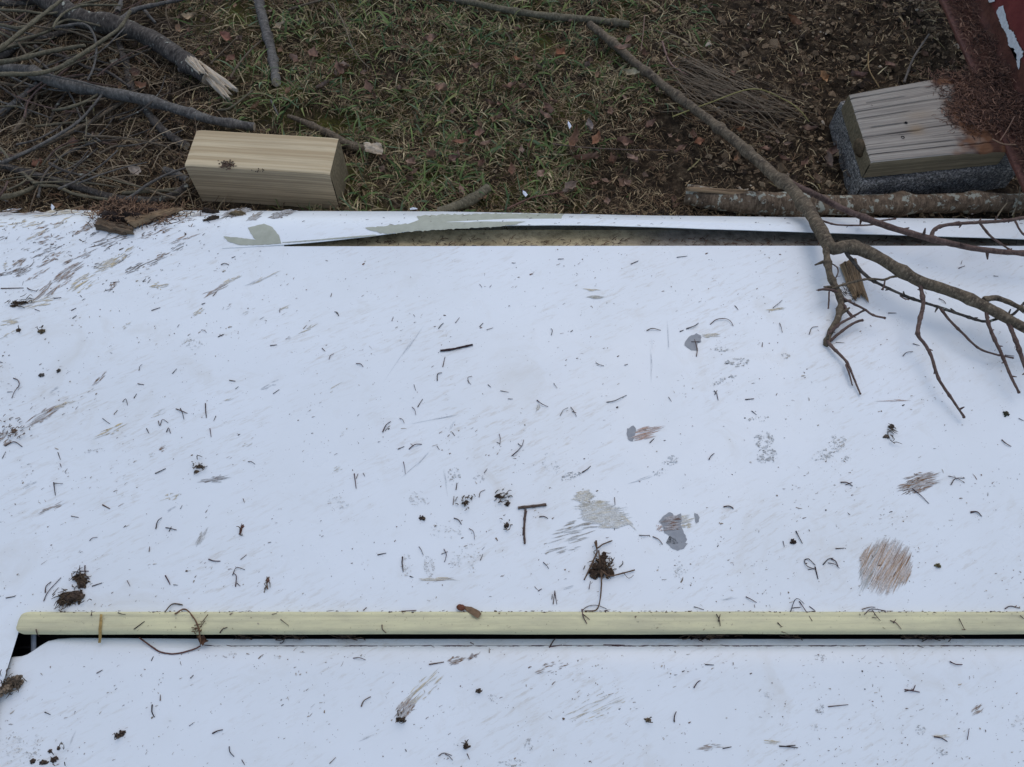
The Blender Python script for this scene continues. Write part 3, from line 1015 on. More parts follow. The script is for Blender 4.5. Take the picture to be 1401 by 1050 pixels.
smear(*Z(9, [(1075, 925)])[0], 24, 3, -2, 8, TANMUD, (.4, .9), (.4, .9), (.6, 1.4))
smear(*Z(8, [(1040, 810)])[0], 120, 30, 24, 34, TANMUD, (.3, .8), (.05, .25), (.5, 1.4))
smear(*Z(8, [(860, 650)])[0], 60, 16, 18, 20, MUD, (.3, .9), (.06, .25), (.5, 1.5))
for z, a, b in [(5, (190, 505), (330, 305)), (5, (285, 870), (380, 770)), (5, (290, 675), (470, 640)), (5, (1322, 285), (1326, 440)), (5, (1258, 330), (1258, 470)), (5, (450, 700), (480, 640)), (5, (430, 850), (440, 960)),
                (4, (985, 116), (1120, 68)), (8, (100, 940), (160, 915)), (7, (270, 985), (305, 895)), (9, (200, 385), (260, 370)), (8, (900, 340), (945, 328)), (5, (1170, 908), (1260, 880))]:
    (x0, y0), (x1, y1) = Z(z, [a, b])
    smear((x0 + x1) / 2, (y0 + y1) / 2, math.hypot(x1 - x0, y1 - y0), 2.0, math.degrees(math.atan2(y0 - y1, x1 - x0)), 4, GREYSCR, (.2, .6), (.3, .9), (.4, .8), clip=False, name='scratch', bendv=0.0)

# green-grey primer on the bent strip
PS = lambda q: [(300 + p[0] * 260 / 1401, 270 + p[1] * 75 / 404) for p in q]
poly_patch(PS([(210, 225), (330, 195), (390, 220), (440, 280), (458, 342), (300, 352), (150, 352), (62, 325), (30, 288), (150, 300), (270, 315), (230, 265)]), strip_pt, M['green'], 'bare_patch', strip, jag=.6)
poly_patch([(496, 312), (520, 310), (560, 306), (573, 301), (570, 296), (600, 294), (660, 292.5), (720, 292.5), (772, 293), (768, 300), (742, 301.5), (720, 303), (700, 308), (690, 309), (678, 311), (600, 314.5), (560, 317), (530, 320.5), (518, 318.5)], strip_pt, M['green'], 'bare_patch', strip, jag=1.5)
poly_patch(PS([(465, 332), (700, 314), (900, 296), (1150, 276), (1165, 284), (900, 305), (700, 322), (466, 337)]), strip_pt, M['green'], 'bare_patch', strip, jag=.3)

# ---------------------------------------------------------------- blocks by the far edge
def prism(top4, zt, zb, na, nb, rel, name_mat, mats, inset=0.0, noise_amp=0.0006, grain0=0.0, stain_fn=None, sides=6):
    """a sawn block: top heightfield over four corners, upright sides; corners run back-left, back-right, front-right, front-left"""
    T = np.array([at(p[0], p[1], zt) for p in top4])
    u = np.linspace(0, 1, na)
    v = np.linspace(0, 1, nb)
    U, Vv = np.meshgrid(u, v, indexing='ij')
    Pq = (T[3] * ((1 - U) * (1 - Vv))[..., None] + T[2] * (U * (1 - Vv))[..., None] + T[1] * (U * Vv)[..., None] + T[0] * ((1 - U) * Vv)[..., None])
    Ln, Wn = np.linalg.norm(T[2] - T[3]), np.linalg.norm(T[0] - T[3])
    mb = MB()
    Pq = Pq.copy()
    Pq[..., 2] += rel(U * Ln, Vv * Wn)
    eb = 0.0022
    for arr, n_, w_ in ((U, na, Ln), (Vv, nb, Wn)):                    # eased top edges
        d = np.minimum(arr, 1 - arr) * w_
        Pq[..., 2] -= np.clip(eb - d, 0, eb) * 0.8
    gr_ = np.stack([U * Ln + grain0, Vv * Wn, np.full_like(U, zt)], -1)
    col, st = (np.zeros(3), 0.0) if stain_fn is None else stain_fn(U, Vv)
    mb.grid(Pq, grain=gr_, col=col if np.ndim(col) == 1 else col.reshape(-1, 3), stain=np.ravel(st) if np.ndim(st) else st, mi=0)
    hs = np.linspace(0, 1, sides)
    for line, ax, mi in ((Pq[:, 0], 0, 1), (Pq[:, -1][::-1], 0, 1), (Pq[0][::-1], 1, 2), (Pq[-1], 1, 2)):
        n_ = len(line)
        W = np.repeat(line[:, None], sides, 1).copy()
        W[..., 2] = line[:, None, 2] * (1 - hs[None]) + zb * hs[None]
        outd = np.cross(line[-1] - line[0], [0, 0, 1.0])
        outd /= np.linalg.norm(outd)
        bul = 0.0012 * np.sqrt(np.clip(hs * 6, 0, 1))[None] + noise_amp * fbm(np.arange(n_)[:, None] * .3, hs[None] * 7, N2, 3)
        bul[0], bul[-1] = 0.0012 * np.clip(hs * 6, 0, 1), 0.0012 * np.clip(hs * 6, 0, 1)
        bul[:, 0] = 0
        W += outd * bul[..., None]
        s = np.linspace(0, np.linalg.norm(line[-1] - line[0]), n_)
        g2 = np.stack([np.broadcast_to((s if ax == 0 else 0 * s + .5)[:, None] + grain0, (n_, sides)), np.broadcast_to(hs[None] * (zt - zb) if ax == 0 else s[:, None], (n_, sides)), np.broadcast_to((hs * (zt - zb))[None] + .3, (n_, sides))], -1)
        mb.grid(W[:, ::-1], grain=g2[:, ::-1], mi=mi)
    return mb, T


def rel_pine(s, w):
    return 0.0005 * fbm(s * 3, w * 110, N1, 2) + 0.0004 * fbm(s * 12, w * 30, N2, 2)


mb, T = prism([(269, 177), (463, 188.5), (451, 238), (252, 226)], .092, -.006, 24, 40, rel_pine, None, None, noise_amp=.0005)
o = mb.build('wood_block', [M['treated'], M['sawn'], M['mossy']])
tag(o, 'pale treated pine block lying on the soil at the white panel edge', 'wood block')
blk = o
# crumbs of rotten bark on its upper front edge
mb = MB()
for _ in range(150):
    q = np.array(Z(1, [(908 + rng.normal(0, 15), 656 + rng.normal(0, 7))])[0])
    p = at(q[0], q[1], .093)
    mb.blob(p, (.0004 + rng.gamma(1.2, .0004, 3)) * [1.6, 1, .6], lin(88, 70, 56) * rng.uniform(.7, 1.3), 5, .4)
for _ in range(12):
    q = np.array(Z(1, [(1035 + rng.normal(0, 12), 680 + rng.normal(0, 4))])[0])
    mb.blob(at(q[0], q[1], .0925), rng.uniform(.0006, .0014, 3), lin(84, 72, 58), 5, .4)
stuff(tag(mb.build('bark_crumbs', M['bits']), 'dark bark crumbs on the pale pine block', 'crumbs'))

# paver under the weathered board
def rel_con(s, w):
    return 0.0025 * fbm(s * 60, w * 60, N1, 3) + 0.003 * fbm(s * 14, w * 14, N3, 2)


mb, T = prism([(1151, 138), (1345, 106), (1400, 225), (1181, 252)], .058, -.01, 60, 50, rel_con, None, None, noise_amp=.004, sides=14)
o = mb.build('concrete_paver', [M['concrete'], M['concrete'], M['concrete']])
tag(o, 'rough grey concrete paver under the weathered board', 'paver')

cr_lines = [.16, .30, .44, .62, .70, .83, .93]


def rel_board(s, w):
    t = w / .19
    r = 0.0009 * fbm(s * 2.0, w * 330, N1, 3) + 0.0005 * fbm(s * 8, w * 26, N2, 2)
    for q, l0, l1 in ((.10, 0, .26), (.165, .0, .19), (.335, .0, .13), (.455, .02, .1), (.60, 0, .12), (.70, .0, .22), (.80, .03, .12), (.89, 0, .16)):
        wob_ = .004 * N3(s * 14 + q * 99, q * 50)
        r = r - 0.0055 * np.exp(-((t - q - wob_) / .0046) ** 2) * smooth(l1, l1 - .03, s) * (s >= l0)
    rot = smooth(.165, .235, s + .05 * fbm(s * 30, w * 30, N2, 3))
    return r - rot * (0.006 + .006 * fbm(s * 50, w * 50, N3, 3))


def stain_board(U, V):
    rot = smooth(.64, .80, U + .22 * fbm(U * 8, V * 6, N2, 3))
    rot = np.maximum(rot, smooth(.62, .68, U) * smooth(.86, .92, V))
    rust = np.broadcast_to(lin(116, 82, 58), U.shape + (3,))
    dark = np.broadcast_to(lin(84, 58, 46), U.shape + (3,))
    m = smooth(-.1, .2, fbm(U * 12, V * 9, N1, 3))[..., None]
    kn = np.exp(-(((U - .40) / .055) ** 2 + ((V - .36) / .075) ** 2))
    kn2 = np.exp(-(((U - .46) / .12) ** 2 + ((V - .55) / .06) ** 2)) * .5
    c = (rust * (1 - m) + dark * m)
    k = np.clip(np.maximum(kn, kn2) * .7, 0, 1)
    c = np.where((k > rot)[..., None], lin(150, 128, 98), c)
    return c, np.clip(np.maximum(rot, k), 0, 1)


mb, T = prism([(1162, 129), (1332, 98), (1381, 203), (1192, 222)], .1, .060, 70, 230, rel_board, None, None, noise_amp=.0015, stain_fn=stain_board, sides=8)
board = mb.build('weathered_board', [M['weathered'], M['mossy'], M['mossy']])
tag(board, 'weathered grey wood board with cracks and nail holes on the concrete paver', 'board')
for zx, zy, r in ((932, 490, .0032), (919, 548, .0036), (795, 421, .0016)):
    p = at(*Z(3, [(zx, zy)])[0], .1008)
    mb = MB()
    a = np.linspace(0, 6.283, 10, endpoint=False)
    rg = np.stack([p[0] + r * np.cos(a), p[1] + r * np.sin(a), np.full(10, p[2])], -1)
    k = np.arange(10)
    mb.add(np.vstack([rg, p - [0, 0, .0015]]), None, np.stack([k, np.roll(k, -1), np.full(10, 10)], -1))
    mb.build('nail_hole', M['black'], board)
mb = MB()                                                             # knot on the near left end
p = at(*Z(3, [(745, 590)])[0], .085)
mb.blob(p, (.006, .016, .016), lin(92, 78, 58), 10, .25, 2.2, math.radians(10))
mb.build('knot', M['bits'], board)

# ---------------------------------------------------------------- rusty red beam, running away from the panel at the right
XB = 0.932
yb = np.linspace(0.93, 2.4, 140)


def beam_sheet(prof, stain=0.0, jag=0.0):
    Pq = np.zeros((len(yb), len(prof), 3))
    for k, (x, z) in enumerate(prof):
        Pq[:, k] = np.stack([np.full_like(yb, XB + x) + jag * fbm(yb * 40, yb * 0 + k, N1, 3) * (k == 0), yb, np.full_like(yb, z)], -1)
    return Pq


beam = empty('steel_beam', (XB + .05, 1.5, .1), 'rusty red painted steel channel beam resting on the weathered board, its flange heaped with needles', 'beam')
mb = MB()
mb.grid(beam_sheet([(0, .088), (0, .093), (.0015, .0955), (.028, .096), (.058, .097)], jag=.002)[:, ::1])
mb.build('flange', M['red'], beam)
mb = MB()
zz = np.concatenate([[.0955, .100, .106], np.linspace(.112, .34, 40)])
Pq = np.stack([np.broadcast_to(XB + .054 + .006 * smooth(.0955, .115, zz)[None], (len(yb), len(zz))), np.broadcast_to(yb[:, None], (len(yb), len(zz))), np.broadcast_to(zz[None], (len(yb), len(zz)))], -1).copy()
edge_n = .016 * fbm(yb[:, None] * 18, zz[None] * 60, N2, 4)
st = smooth(.142, .150, Pq[..., 2] + edge_n)
mb.grid(Pq, stain=st.ravel())
ring = [(.060, .34), (.060, .346), (.120, .346), (.120, .338), (.068, .337), (.068, .098), (.055, .090)]     # top flange and back of the channel
Bk = np.zeros((len(yb), len(ring), 3))
for k, (x, z) in enumerate(ring):
    Bk[:, k] = np.stack([np.full_like(yb, XB + x), yb, np.full_like(yb, z)], -1)
mb.grid(Bk, stain=np.repeat((np.array([z for x, z in ring]) > .15)[None], len(yb), 0).ravel() * .9)
for e_ in (0, -1):
    mb.grid(np.stack([Pq[e_], Pq[e_] + [.009, 0, 0]], 1))
web = mb.build('web', M['red'], beam)


def web_pt(px, py, off):
    """the point on the beam's upright face at that pixel"""
    u, v = (px - 700.5) / FPX, (525.0 - py) / FPX
    d = np.array([u, v * CA + SA, v * SA - CA])
    t = (XB + .060 - off) / d[0]
    return np.array([0, 0, CAM_H]) + d * t


def web_fn(x, y, l=0):
    return web_pt(x, y, .0022)


mp = mat_flat('peeling_white_paint', lin(236, 236, 234), lin(206, 206, 204), 120, .6, .3, .2)
def patch_any(pts, fn, mat, name, parent, jag):
    import bmesh
    P = np.array(pts, float)
    out = []
    for k in range(len(P)):
        a, b = P[k], P[(k + 1) % len(P)]
        m = max(2, int(np.hypot(*(b - a)) / 2))
        for q in range(m):
            out.append(a + (b - a) * q / m + rng.normal(0, jag, 2))
    bm = bmesh.new()
    f = bm.faces.new([bm.verts.new((p[0], p[1], 0)) for p in out])
    bmesh.ops.triangulate(bm, faces=[f])
    bm.verts.ensure_lookup_table()
    V = np.array([v.co[:] for v in bm.verts])
    T = np.array([[v.index for v in ff.verts] for ff in bm.faces])
    bm.free()
    return MB().add(np.array([fn(v[0], v[1]) for v in V]), None, T).build(name, mat, parent)


patch_any(Z(3, [(1300, 30), (1318, 22), (1330, 70), (1345, 120), (1360, 130), (1380, 175), (1398, 205), (1396, 230), (1388, 235), (1382, 278), (1374, 262), (1372, 215), (1355, 190), (1340, 180), (1335, 145), (1310, 100), (1292, 50)]), web_fn, mp, 'peeling_paint', web, .5)
patch_any(Z(3, [(1258, 0), (1290, -8), (1284, 8), (1266, 12)]), web_fn, mp, 'peeling_paint', web, .4)

# ---------------------------------------------------------------- branches
def pts(px, zs, g=True):
    """zs are heights over the ground (g) or absolute heights"""
    zs = np.interp(np.linspace(0, 1, len(px)), np.linspace(0, 1, len(zs)), zs) if len(zs) != len(px) else zs
    return [gr(p[0], p[1], z) if g else at(p[0], p[1], z) for p, z in zip(px, zs)]


def over(px, lifts):
    lifts = np.interp(np.linspace(0, 1, len(px)), np.linspace(0, 1, len(lifts)), lifts)
    return [on(p[0], p[1], l) for p, l in zip(px, lifts)]


K = lambda s: [(1100 + p[0] * 301 / 1401, 280 + p[1] * 200 / 931) for p in s]
main_px = [(806, 33), (842, 62), (868, 86), (935, 138), (1000, 188), (1050, 232), (1085, 262), (1112, 297), (1136, 338), (1160, 337), (1190, 346), (1229, 369), (1263, 386), (1298, 398), (1339, 415), (1377, 436), (1405, 451), (1470, 490)]
main_z = [.015, .02, .025, .045, .07, .095, .115, .133, .148, .152, .156, .162, .165, .168, .168, .165, .163, .16]
mb = MB()
mb.tube(pts(main_px, main_z, False), np.array([.0085, .0095, .0095, .010, .0105, .011, .0115, .0115, .012, .0105, .0105, .0098, .0098, .0092, .0092, .0085, .0075, .007]) * .9, 14, rough=.12, step=.006, knob=.11)
br = mb.build('fallen_branch', M['bark_brown'])
tag(br, 'long forked brown branch lying from the grass across the white panel at right', 'branch')


def limb(px, z, r, name='twig', mat='bark_red', knob=.035, sides=7, parent=None, rough=.12):
    mb = MB()
    P_ = pts(px, z, False)
    r = [q * .86 for q in r]
    mb.tube(P_, np.interp(np.linspace(0, 1, len(px)), np.linspace(0, 1, len(r)), r), sides, rough=rough * 1.3, knob=knob, step=.003)
    C_, R_ = curve(np.array(P_), np.full(len(P_), r[-1]), .004)
    for q in range(int(rng.integers(0, 6)), len(C_) - 1, int(rng.integers(6, 12))):          # buds and stubs
        dv = rng.normal(0, 1, 3)
        dv /= np.linalg.norm(dv)
        l_ = rng.uniform(1.2, 3.2) * r[0]
        mb.tube([C_[q], C_[q] + dv * l_ * .5, C_[q] + dv * l_], np.array([.5, .42, .2]) * r[0], 5, step=.002)
    e_ = np.array(P_[-1])
    mb.blob(e_, (r[-1] * 1.3,) * 3, (.2, .2, .2), 5, .3)
    return mb.build(name, M[mat], parent or br)


limb(K([(150, 250), (145, 330), (165, 450), (205, 540), (235, 620), (215, 730), (170, 810), (140, 890)]), [.147, .145, .142, .138, .134, .13, .126, .124], [.0075, .0058, .0058, .006, .0055, .005, .0048], 'side_branch', 'bark_brown', .03)
limb(K([(145, 870), (185, 915)]) + [(1157, 494), (1167, 515), (1177, 539)], [.128, .13, .131, .130, .126], [.0034, .0024, .0014])
limb([(1157, 499), (1162, 512), (1166, 527)], [.131, .130, .127], [.0016, .0011])
limb(K([(150, 830), (230, 760), (310, 715), (380, 675)]), [.128, .135, .137, .138], [.0028, .0022, .002])
limb(K([(165, 870), (250, 800), (330, 750), (372, 738)]), [.127, .132, .135, .136], [.0028, .0024, .0022])
limb(K([(240, 620), (270, 670), (305, 715)]), [.134, .136, .137], [.0032, .0026])
limb(K([(90, 546), (140, 540), (210, 555), (235, 590)]), [.145, .143, .14, .136], [.0022, .003])
limb(K([(180, 535), (250, 512), (370, 480), (450, 475), (510, 480), (560, 462), (620, 455)]), [.142, .148, .152, .153, .155, .157, .160], [.0024, .0020, .0024], mat='bark_brown')
limb(K([(515, 485), (510, 515), (500, 540)]), [.155, .152, .150], [.0016, .0018])
limb(K([(240, 590), (310, 630), (380, 665), (440, 705), (515, 723)]), [.138, .142, .144, .145, .145], [.0022, .0018])
limb(K([(160, 555), (158, 610), (155, 660)]), [.14, .137, .133], [.0016, .0014])
limb(K([(165, 370), (210, 400), (215, 440), (190, 490)]), [.141, .145, .146, .142], [.0012, .0011], knob=.02)
limb(K([(265, 290), (285, 330), (320, 370), (370, 430), (440, 485), (560, 545), (690, 600), (870, 658), (1020, 708), (1150, 745), (1260, 720), (1330, 700), (1400, 630)]), [.148, .146, .145, .145, .146, .147, .148, .15, .151, .152, .156, .160, .163], [.0046, .0036, .0028, .0026, .0026, .0024, .0022], 'side_branch', 'bark_dark', .05)
limb(K([(610, 580), (640, 600), (668, 605)]), [.147, .146, .146], [.0014, .0012])
limb(K([(868, 660), (930, 740), (1010, 820), (1080, 890), (1130, 925), (1200, 950), (1330, 978)]), [.15, .147, .144, .141, .139, .138, .136], [.0024, .0020, .0015])
limb(K([(735, 500), (750, 560), (758, 640), (735, 745), (725, 830), (770, 890)]) + [(1274, 487), (1284, 518), (1301, 544), (1319, 571)], [.163, .161, .159, .156, .153, .15, .147, .142, .137, .131], [.0042, .0036, .0034, .003, .0026, .0020])
limb([(1349, 420), (1353, 446), (1370, 484), (1383, 515), (1394, 537)], [.167, .160, .152, .144, .137], [.0034, .0028, .002])
limb([(1375, 432), (1388, 462), (1401, 498), (1410, 525)], [.166, .158, .150, .142], [.0042, .0034, .003])
limb([(1346, 411), (1362, 408), (1380, 414), (1403, 424), (1450, 440)], [.168, .17, .171, .172, .174], [.0052, .0046, .004], 'side_branch', 'bark_brown', .05)
limb([(1078, 250), (1112, 265), (1160, 289), (1212, 309), (1263, 324), (1332, 340), (1401, 347), (1460, 350)], [.100, .115, .13, .14, .146, .150, .152, .152], [.0066, .006, .0062, .006, .005, .0045], 'side_branch', 'bark_red', .12, 9, rough=.06)
limb([(1274, 324), (1279, 314), (1296, 308), (1332, 305), (1377, 302), (1403, 298), (1450, 292)], [.148, .152, .155, .157, .158, .158, .158], [.0042, .0034, .003])
limb([(1341, 306), (1356, 324), (1380, 341)], [.156, .152, .147], [.0024, .0018])
limb([(1389, 303), (1396, 316), (1404, 324)], [.157, .155, .154], [.002, .0016])
limb([(1124, 302), (1147, 308), (1190, 308), (1202, 303), (1225, 299.5)], [.133, .131, .131, .132, .133], [.0018, .0017, .0016])

# rotten bark chip caught in the fork
def chip(px, z0, th,  mat, name, amp=.003, n=(26, 12), rough=.9, taper=.3):
    """splintered slab: long ridged heightfield with a closed underside; four corners in the photo (start-left, start-right, end-right, end-left)"""
    T = np.array([at(p[0], p[1], z0) if np.isscalar(z0) else on(p[0], p[1], z0[0]) for p in px])
    u, v = np.linspace(0, 1, n[0]), np.linspace(0, 1, n[1])
    U, V = np.meshgrid(u, v, indexing='ij')
    o_ = rng.random() * 50
    je = 0.34 * fbm(v * 9 + o_, v * 0 + o_, N2, 3)
    js = 0.08 * fbm(v * 7 + o_ + 9, v * 0, N3, 3)
    U2 = js[None] + U * (1 + je[None] - js[None])
    V2 = V + .10 * fbm(U * 5 + o_, V * .5, N1, 3) * 1.0
    Pq = T[0] * ((1 - U2) * (1 - V2))[..., None] + T[1] * ((1 - U2) * V2)[..., None] + T[2] * (U2 * V2)[..., None] + T[3] * (U2 * (1 - V2))[..., None]
    top = Pq.copy()
    prof_ = np.clip(1 - np.abs(V * 2 - 1) ** 5, 0, 1) * (1 - taper * U)
    top[..., 2] += th * prof_ + 1.5 * amp * fbm(U * 3 + o_, V * 12, N1, 4) * (prof_ > .1) + amp * .6 * fbm(U * 14, V * 30 + o_, N2, 2) * (prof_ > .1)
    bot = Pq.copy()
    L = np.linalg.norm(T[3] - T[0])
    g = np.stack([U * L + o_, V * .08, np.full_like(U, o_)], -1)
    mb = MB()
    mb.grid(top[:, ::-1], grain=g[:, ::-1])
    mb.grid(bot, grain=g)
    for e in (0, -1):
        mb.grid(np.stack([bot[e], top[e]], 1), grain=np.stack([g[e], g[e]], 1))
        mb.grid(np.stack([bot[:, e], top[:, e]], 1), grain=np.stack([g[:, e], g[:, e]], 1))
    return mb.build(name, M[mat])


M['rotten'] = mat_wood('rotten_wood', lin(160, 136, 104), lin(118, 98, 74), lin(74, 60, 48), 260, .7, .9)
M['rotten_dark'] = mat_wood('rotten_dark_wood', lin(132, 112, 88), lin(92, 76, 60), lin(54, 44, 36), 260, .8, 1.0)
o = chip(K([(218, 395), (325, 355), (400, 600), (305, 600)]), (.003,), .008, 'rotten', 'bark_chip', .006)
tag(o, 'torn brown bark chip caught under the forked branch on the white panel', 'bark')
mb = MB()
for _ in range(40):
    p = on(*K([(270 + rng.normal(0, 45), 540 + rng.normal(0, 50))])[0], rng.uniform(.001, .008))
    q = p + rng.normal(0, .007, 3) * [1, 1, .3]
    mb.tube([p, (p + q) / 2 + rng.normal(0, .0015, 3), q], .0005, 3, lin(84, 68, 54), caps=False, step=.004)
stuff(tag(mb.build('bark_shreds', M['bits']), 'loose dark bark shreds under the chip in the fork', 'shreds'))

# sticks on the ground
def stick(px, z, r, mat, name, label, cat='stick', group=None, sides=10, rough=.08, knob=0.12, cap='heart'):
    mb = MB()
    rr_ = np.interp(np.linspace(0, 1, len(px)), np.linspace(0, 1, len(r)), r)
    zz_ = np.interp(np.linspace(0, 1, len(px)), np.linspace(0, 1, len(z)), z)
    mb.tube([gr(p[0], p[1], q) for p, q in zip(px, zz_)], rr_, sides, rough=rough, knob=knob, cap_mi=1, step=max(.004, float(np.mean(r)) * 1.1))
    return tag(mb.build(name, [M[mat], M[cap]]), label, cat, group)


stick([(560, -30), (607, -4), (652, 5), (700, 15), (755, 23), (803, 27), (861, 34)], [.02], [.0065, .0068, .0078, .0085], 'bark_olive', 'stick', 'straight olive brown stick lying on the grass at the top edge')
stick([(350, -30), (353, -3), (360, 28), (371, 68), (378, 113)], [.02, .016], [.010, .0105, .0095], 'bark_grey', 'stick', 'short grey brown stick end pointing toward the camera in the grass', rough=.1)
logA = stick(Z(1, [(60, -60), (220, 20), (340, 78), (480, 105), (600, 155), (700, 215), (775, 270), (830, 315)]), [.05, .035], [.018, .0195, .0185, .015], 'bark_dark', 'broken_branch', 'thick dark lichen flecked branch with a splintered white end', 'branch', sides=18, rough=.17)
for q, th, zz_ in (([(765, 250), (815, 262), (942, 350), (905, 372)], .012, .036), ([(800, 300), (845, 285), (925, 400), (890, 392)], .010, .030), ([(735, 240), (790, 245), (830, 300), (790, 295)], .009, .047)):
    c_ = chip(Z(1, q), zz_, th, 'heart', 'splintered_end', .005, (20, 10), taper=.5)
    c_.parent = logA
    c_.location = np.array(c_.location) - np.array(logA.location)
stick(Z(1, [(-90, 260), (0, 272), (120, 288), (220, 325), (400, 365), (560, 395), (700, 435), (850, 480), (1015, 508)]), [.03, .045, .05, .045, .035, .02], [.011, .0118, .0122, .0112, .0095, .0082], 'bark_grey', 'branch', 'smooth grey branch slanting down to the pale pine block', 'branch', sides=14, rough=.10)
stick(Z(1, [(-60, 630), (0, 655), (130, 697), (280, 737), (450, 788), (600, 800), (690, 778), (748, 740)]), [.02], [.0075, .0075, .007, .006], 'bark_dark', 'branch', 'thin dark bowed branch lying along the panel edge left of the block', 'branch', rough=.06)
stick(Z(1, [(470, 30), (468, 140), (505, 260), (520, 340), (575, 430), (650, 520), (745, 585)]), [.022, .016, .012], [.007, .0075, .0085], 'bark_dark', 'branch', 'dark crooked branch passing under the smooth grey branch', 'branch', rough=.07)
stick(Z(1, [(655, 678), (700, 695), (750, 720)]), [.018], [.007], 'bark_grey', 'stick', 'short grey cut stub poking out left of the pine block', rough=.05)
stick([(394, 159), (418, 168), (449, 183), (480, 199), (500, 204)], [.016, .012], [.004, .008, .0075], 'bark_brown', 'stick', 'brown stick with a yellow splintered tip behind the pine block')
c_ = chip([(498, 197), (500, 208), (523, 212), (521, 196)], .014, .006, 'heart', 'splintered_end', .005, (18, 12))
st_ = [o for o in bpy.data.objects if o.name.startswith('stick') and 'yellow' in o.get('label', '')][0]
c_.parent = st_
c_.location = np.array(c_.location) - np.array(st_.location)
stick([(600, 290), (631, 280), (652, 269), (668, 257)], [.018, .016], [.0085, .009, .0095], 'bark_olive', 'stick', 'short dark olive stick end at the panel edge below the grass')
logR = stick([(938, 267), (985, 274), (1060, 278), (1130, 280), (1200, 280), (1280, 279), (1345, 277), (1398, 278)], [.022, .026, .026, .026], [.0205, .021, .020, .0185, .018, .0175, .0175], 'bark_lichen', 'lichen_log', 'mottled log with pale lichen lying along the panel edge in front of the paver', 'log', sides=18, rough=.12, knob=.2)
c_ = chip([(938, 256), (943, 262), (1032, 269), (1030, 261)], .043, .004, 'rotten', 'bared_wood', .002, (24, 8))
c_.parent = logR
c_.location = np.array(c_.location) - np.array(logR.location)

# brush pile, twig by twig
twigs = [
    ([(-40, 215), (0, 195), (120, 100), (240, 5), (270, -30)], .004, 0.10, 'bark_olive'), ([(0, 40), (100, 45), (200, 55), (330, 25), (430, 20)], .0028, .06, 'bark_olive'),
    ([(-30, 296), (30, 297), (150, 293), (240, 268), (330, 215), (420, 155), (480, 110), (520, 45)], .0042, .085, 'bark_olive'), ([(-20, 252), (60, 240), (180, 210), (260, 195), (340, 182)], .0045, .07, 'bark_olive'),
    ([(212, 112), (225, 85), (260, 50), (330, 22), (400, 20), (480, 22)], .0024, .09, 'bark_olive'), ([(220, 110), (330, 97), (370, 130), (385, 190), (375, 265), (350, 320)], .0026, .08, 'bark_grey'),
    ([(140, 185), (180, 208), (260, 228), (350, 270), (430, 288), (520, 350)], .004, .035, 'bark_dark'), ([(0, 790), (60, 778), (110, 760), (150, 740)], .0045, .03, 'bark_olive'), ([(90, 690), (150, 735), (230, 745), (300, 775), (430, 797)], .0035, .03, 'bark_olive'),
    ([(490, 772), (560, 766), (640, 762), (740, 750)], .0035, .022, 'bark_olive'), ([(0, 458), (40, 425), (80, 395), (130, 350), (155, 330)], .006, .03, 'bark_grey'), ([(55, 530), (110, 455), (140, 410), (150, 335)], .004, .025, 'bark_brown'),
    ([(10, 650), (120, 600), (240, 535), (330, 470), (430, 350)], .003, .05, 'bark_grey'), ([(20, 640), (150, 590), (300, 520), (400, 465), (470, 420), (560, 375)], .004, .03, 'bark_brown'), ([(0, 130), (120, 190), (135, 195)], .003, .03, 'bark_olive'),
    ([(0, 50), (60, 85), (140, 105), (300, 130), (420, 185), (470, 210)], .0024, .07, 'bark_brown'), ([(60, 165), (180, 130), (270, 80), (400, 105), (340, 90)], .0025, .06, 'bark_olive'), ([(130, 300), (190, 300), (330, 330), (420, 355)], .002, .07, 'bark_grey'),
    ([(20, 290), (60, 315), (140, 345), (240, 362), (330, 360)], .0022, .045, 'bark_grey'), ([(0, 100), (90, 110), (170, 60), (280, 30), (400, 0)], .0034, .05, 'bark_olive'), ([(480, 80), (540, 40), (620, 20), (760, -10)], .005, .04, 'bark_grey'),
    ([(470, 45), (480, 20), (485, -20)], .005, .03, 'bark_grey'), ([(575, 40), (595, 65), (620, 92)], .004, .016, 'bark_grey'), ([(0, 590), (25, 620), (35, 640)], .0025, .05, 'bark_olive'), ([(170, 660), (200, 620), (250, 590), (300, 575), (400, 560)], .0018, .03, 'bark_olive'),
    ([(0, 425), (85, 425)], .0018, .05, 'bark_olive'), ([(0, 330), (90, 345), (150, 340)], .003, .025, 'bark_brown'), ([(340, 560), (345, 480), (320, 400), (330, 330)], .0014, .04, 'bark_olive'), ([(200, 700), (260, 660), (340, 640), (390, 655)], .0014, .02, 'bark_olive'),
    ([(0, 15), (110, 12), (180, -10)], .006, .03, 'bark_dark'), ([(0, 235), (90, 170), (190, 150), (300, 110)], .008, .025, 'bark_dark'), ([(30, 200), (120, 150), (200, 105), (330, 60)], .006, .03, 'bark_brown'), ([(30, 760), (90, 730), (130, 690), (160, 640)], .002, .03, 'bark_olive'),
    ([(840, 255), (890, 205), (940, 155)], .0015, .02, 'bark_brown'), ([(920, 310), (950, 260), (1000, 200), (1045, 160)], .0022, .02, 'bark_brown'), ([(870, 440), (920, 430), (1010, 360)], .0022, .018, 'bark_olive'), ([(1080, 400), (1100, 440), (1110, 460)], .002, .016, 'bark_grey'),
    ([(1150, 40), (1230, 15), (1330, -10)], .0025, .018, 'bark_brown'), ([(1310, 10), (1380, 100), (1400, 150)], .0016, .02, 'bark_brown'), ([(500, 110), (420, 190), (350, 240)], .0012, .085, 'bark_grey'),
]
zfix = [Z(1, t[0]) for t in twigs]
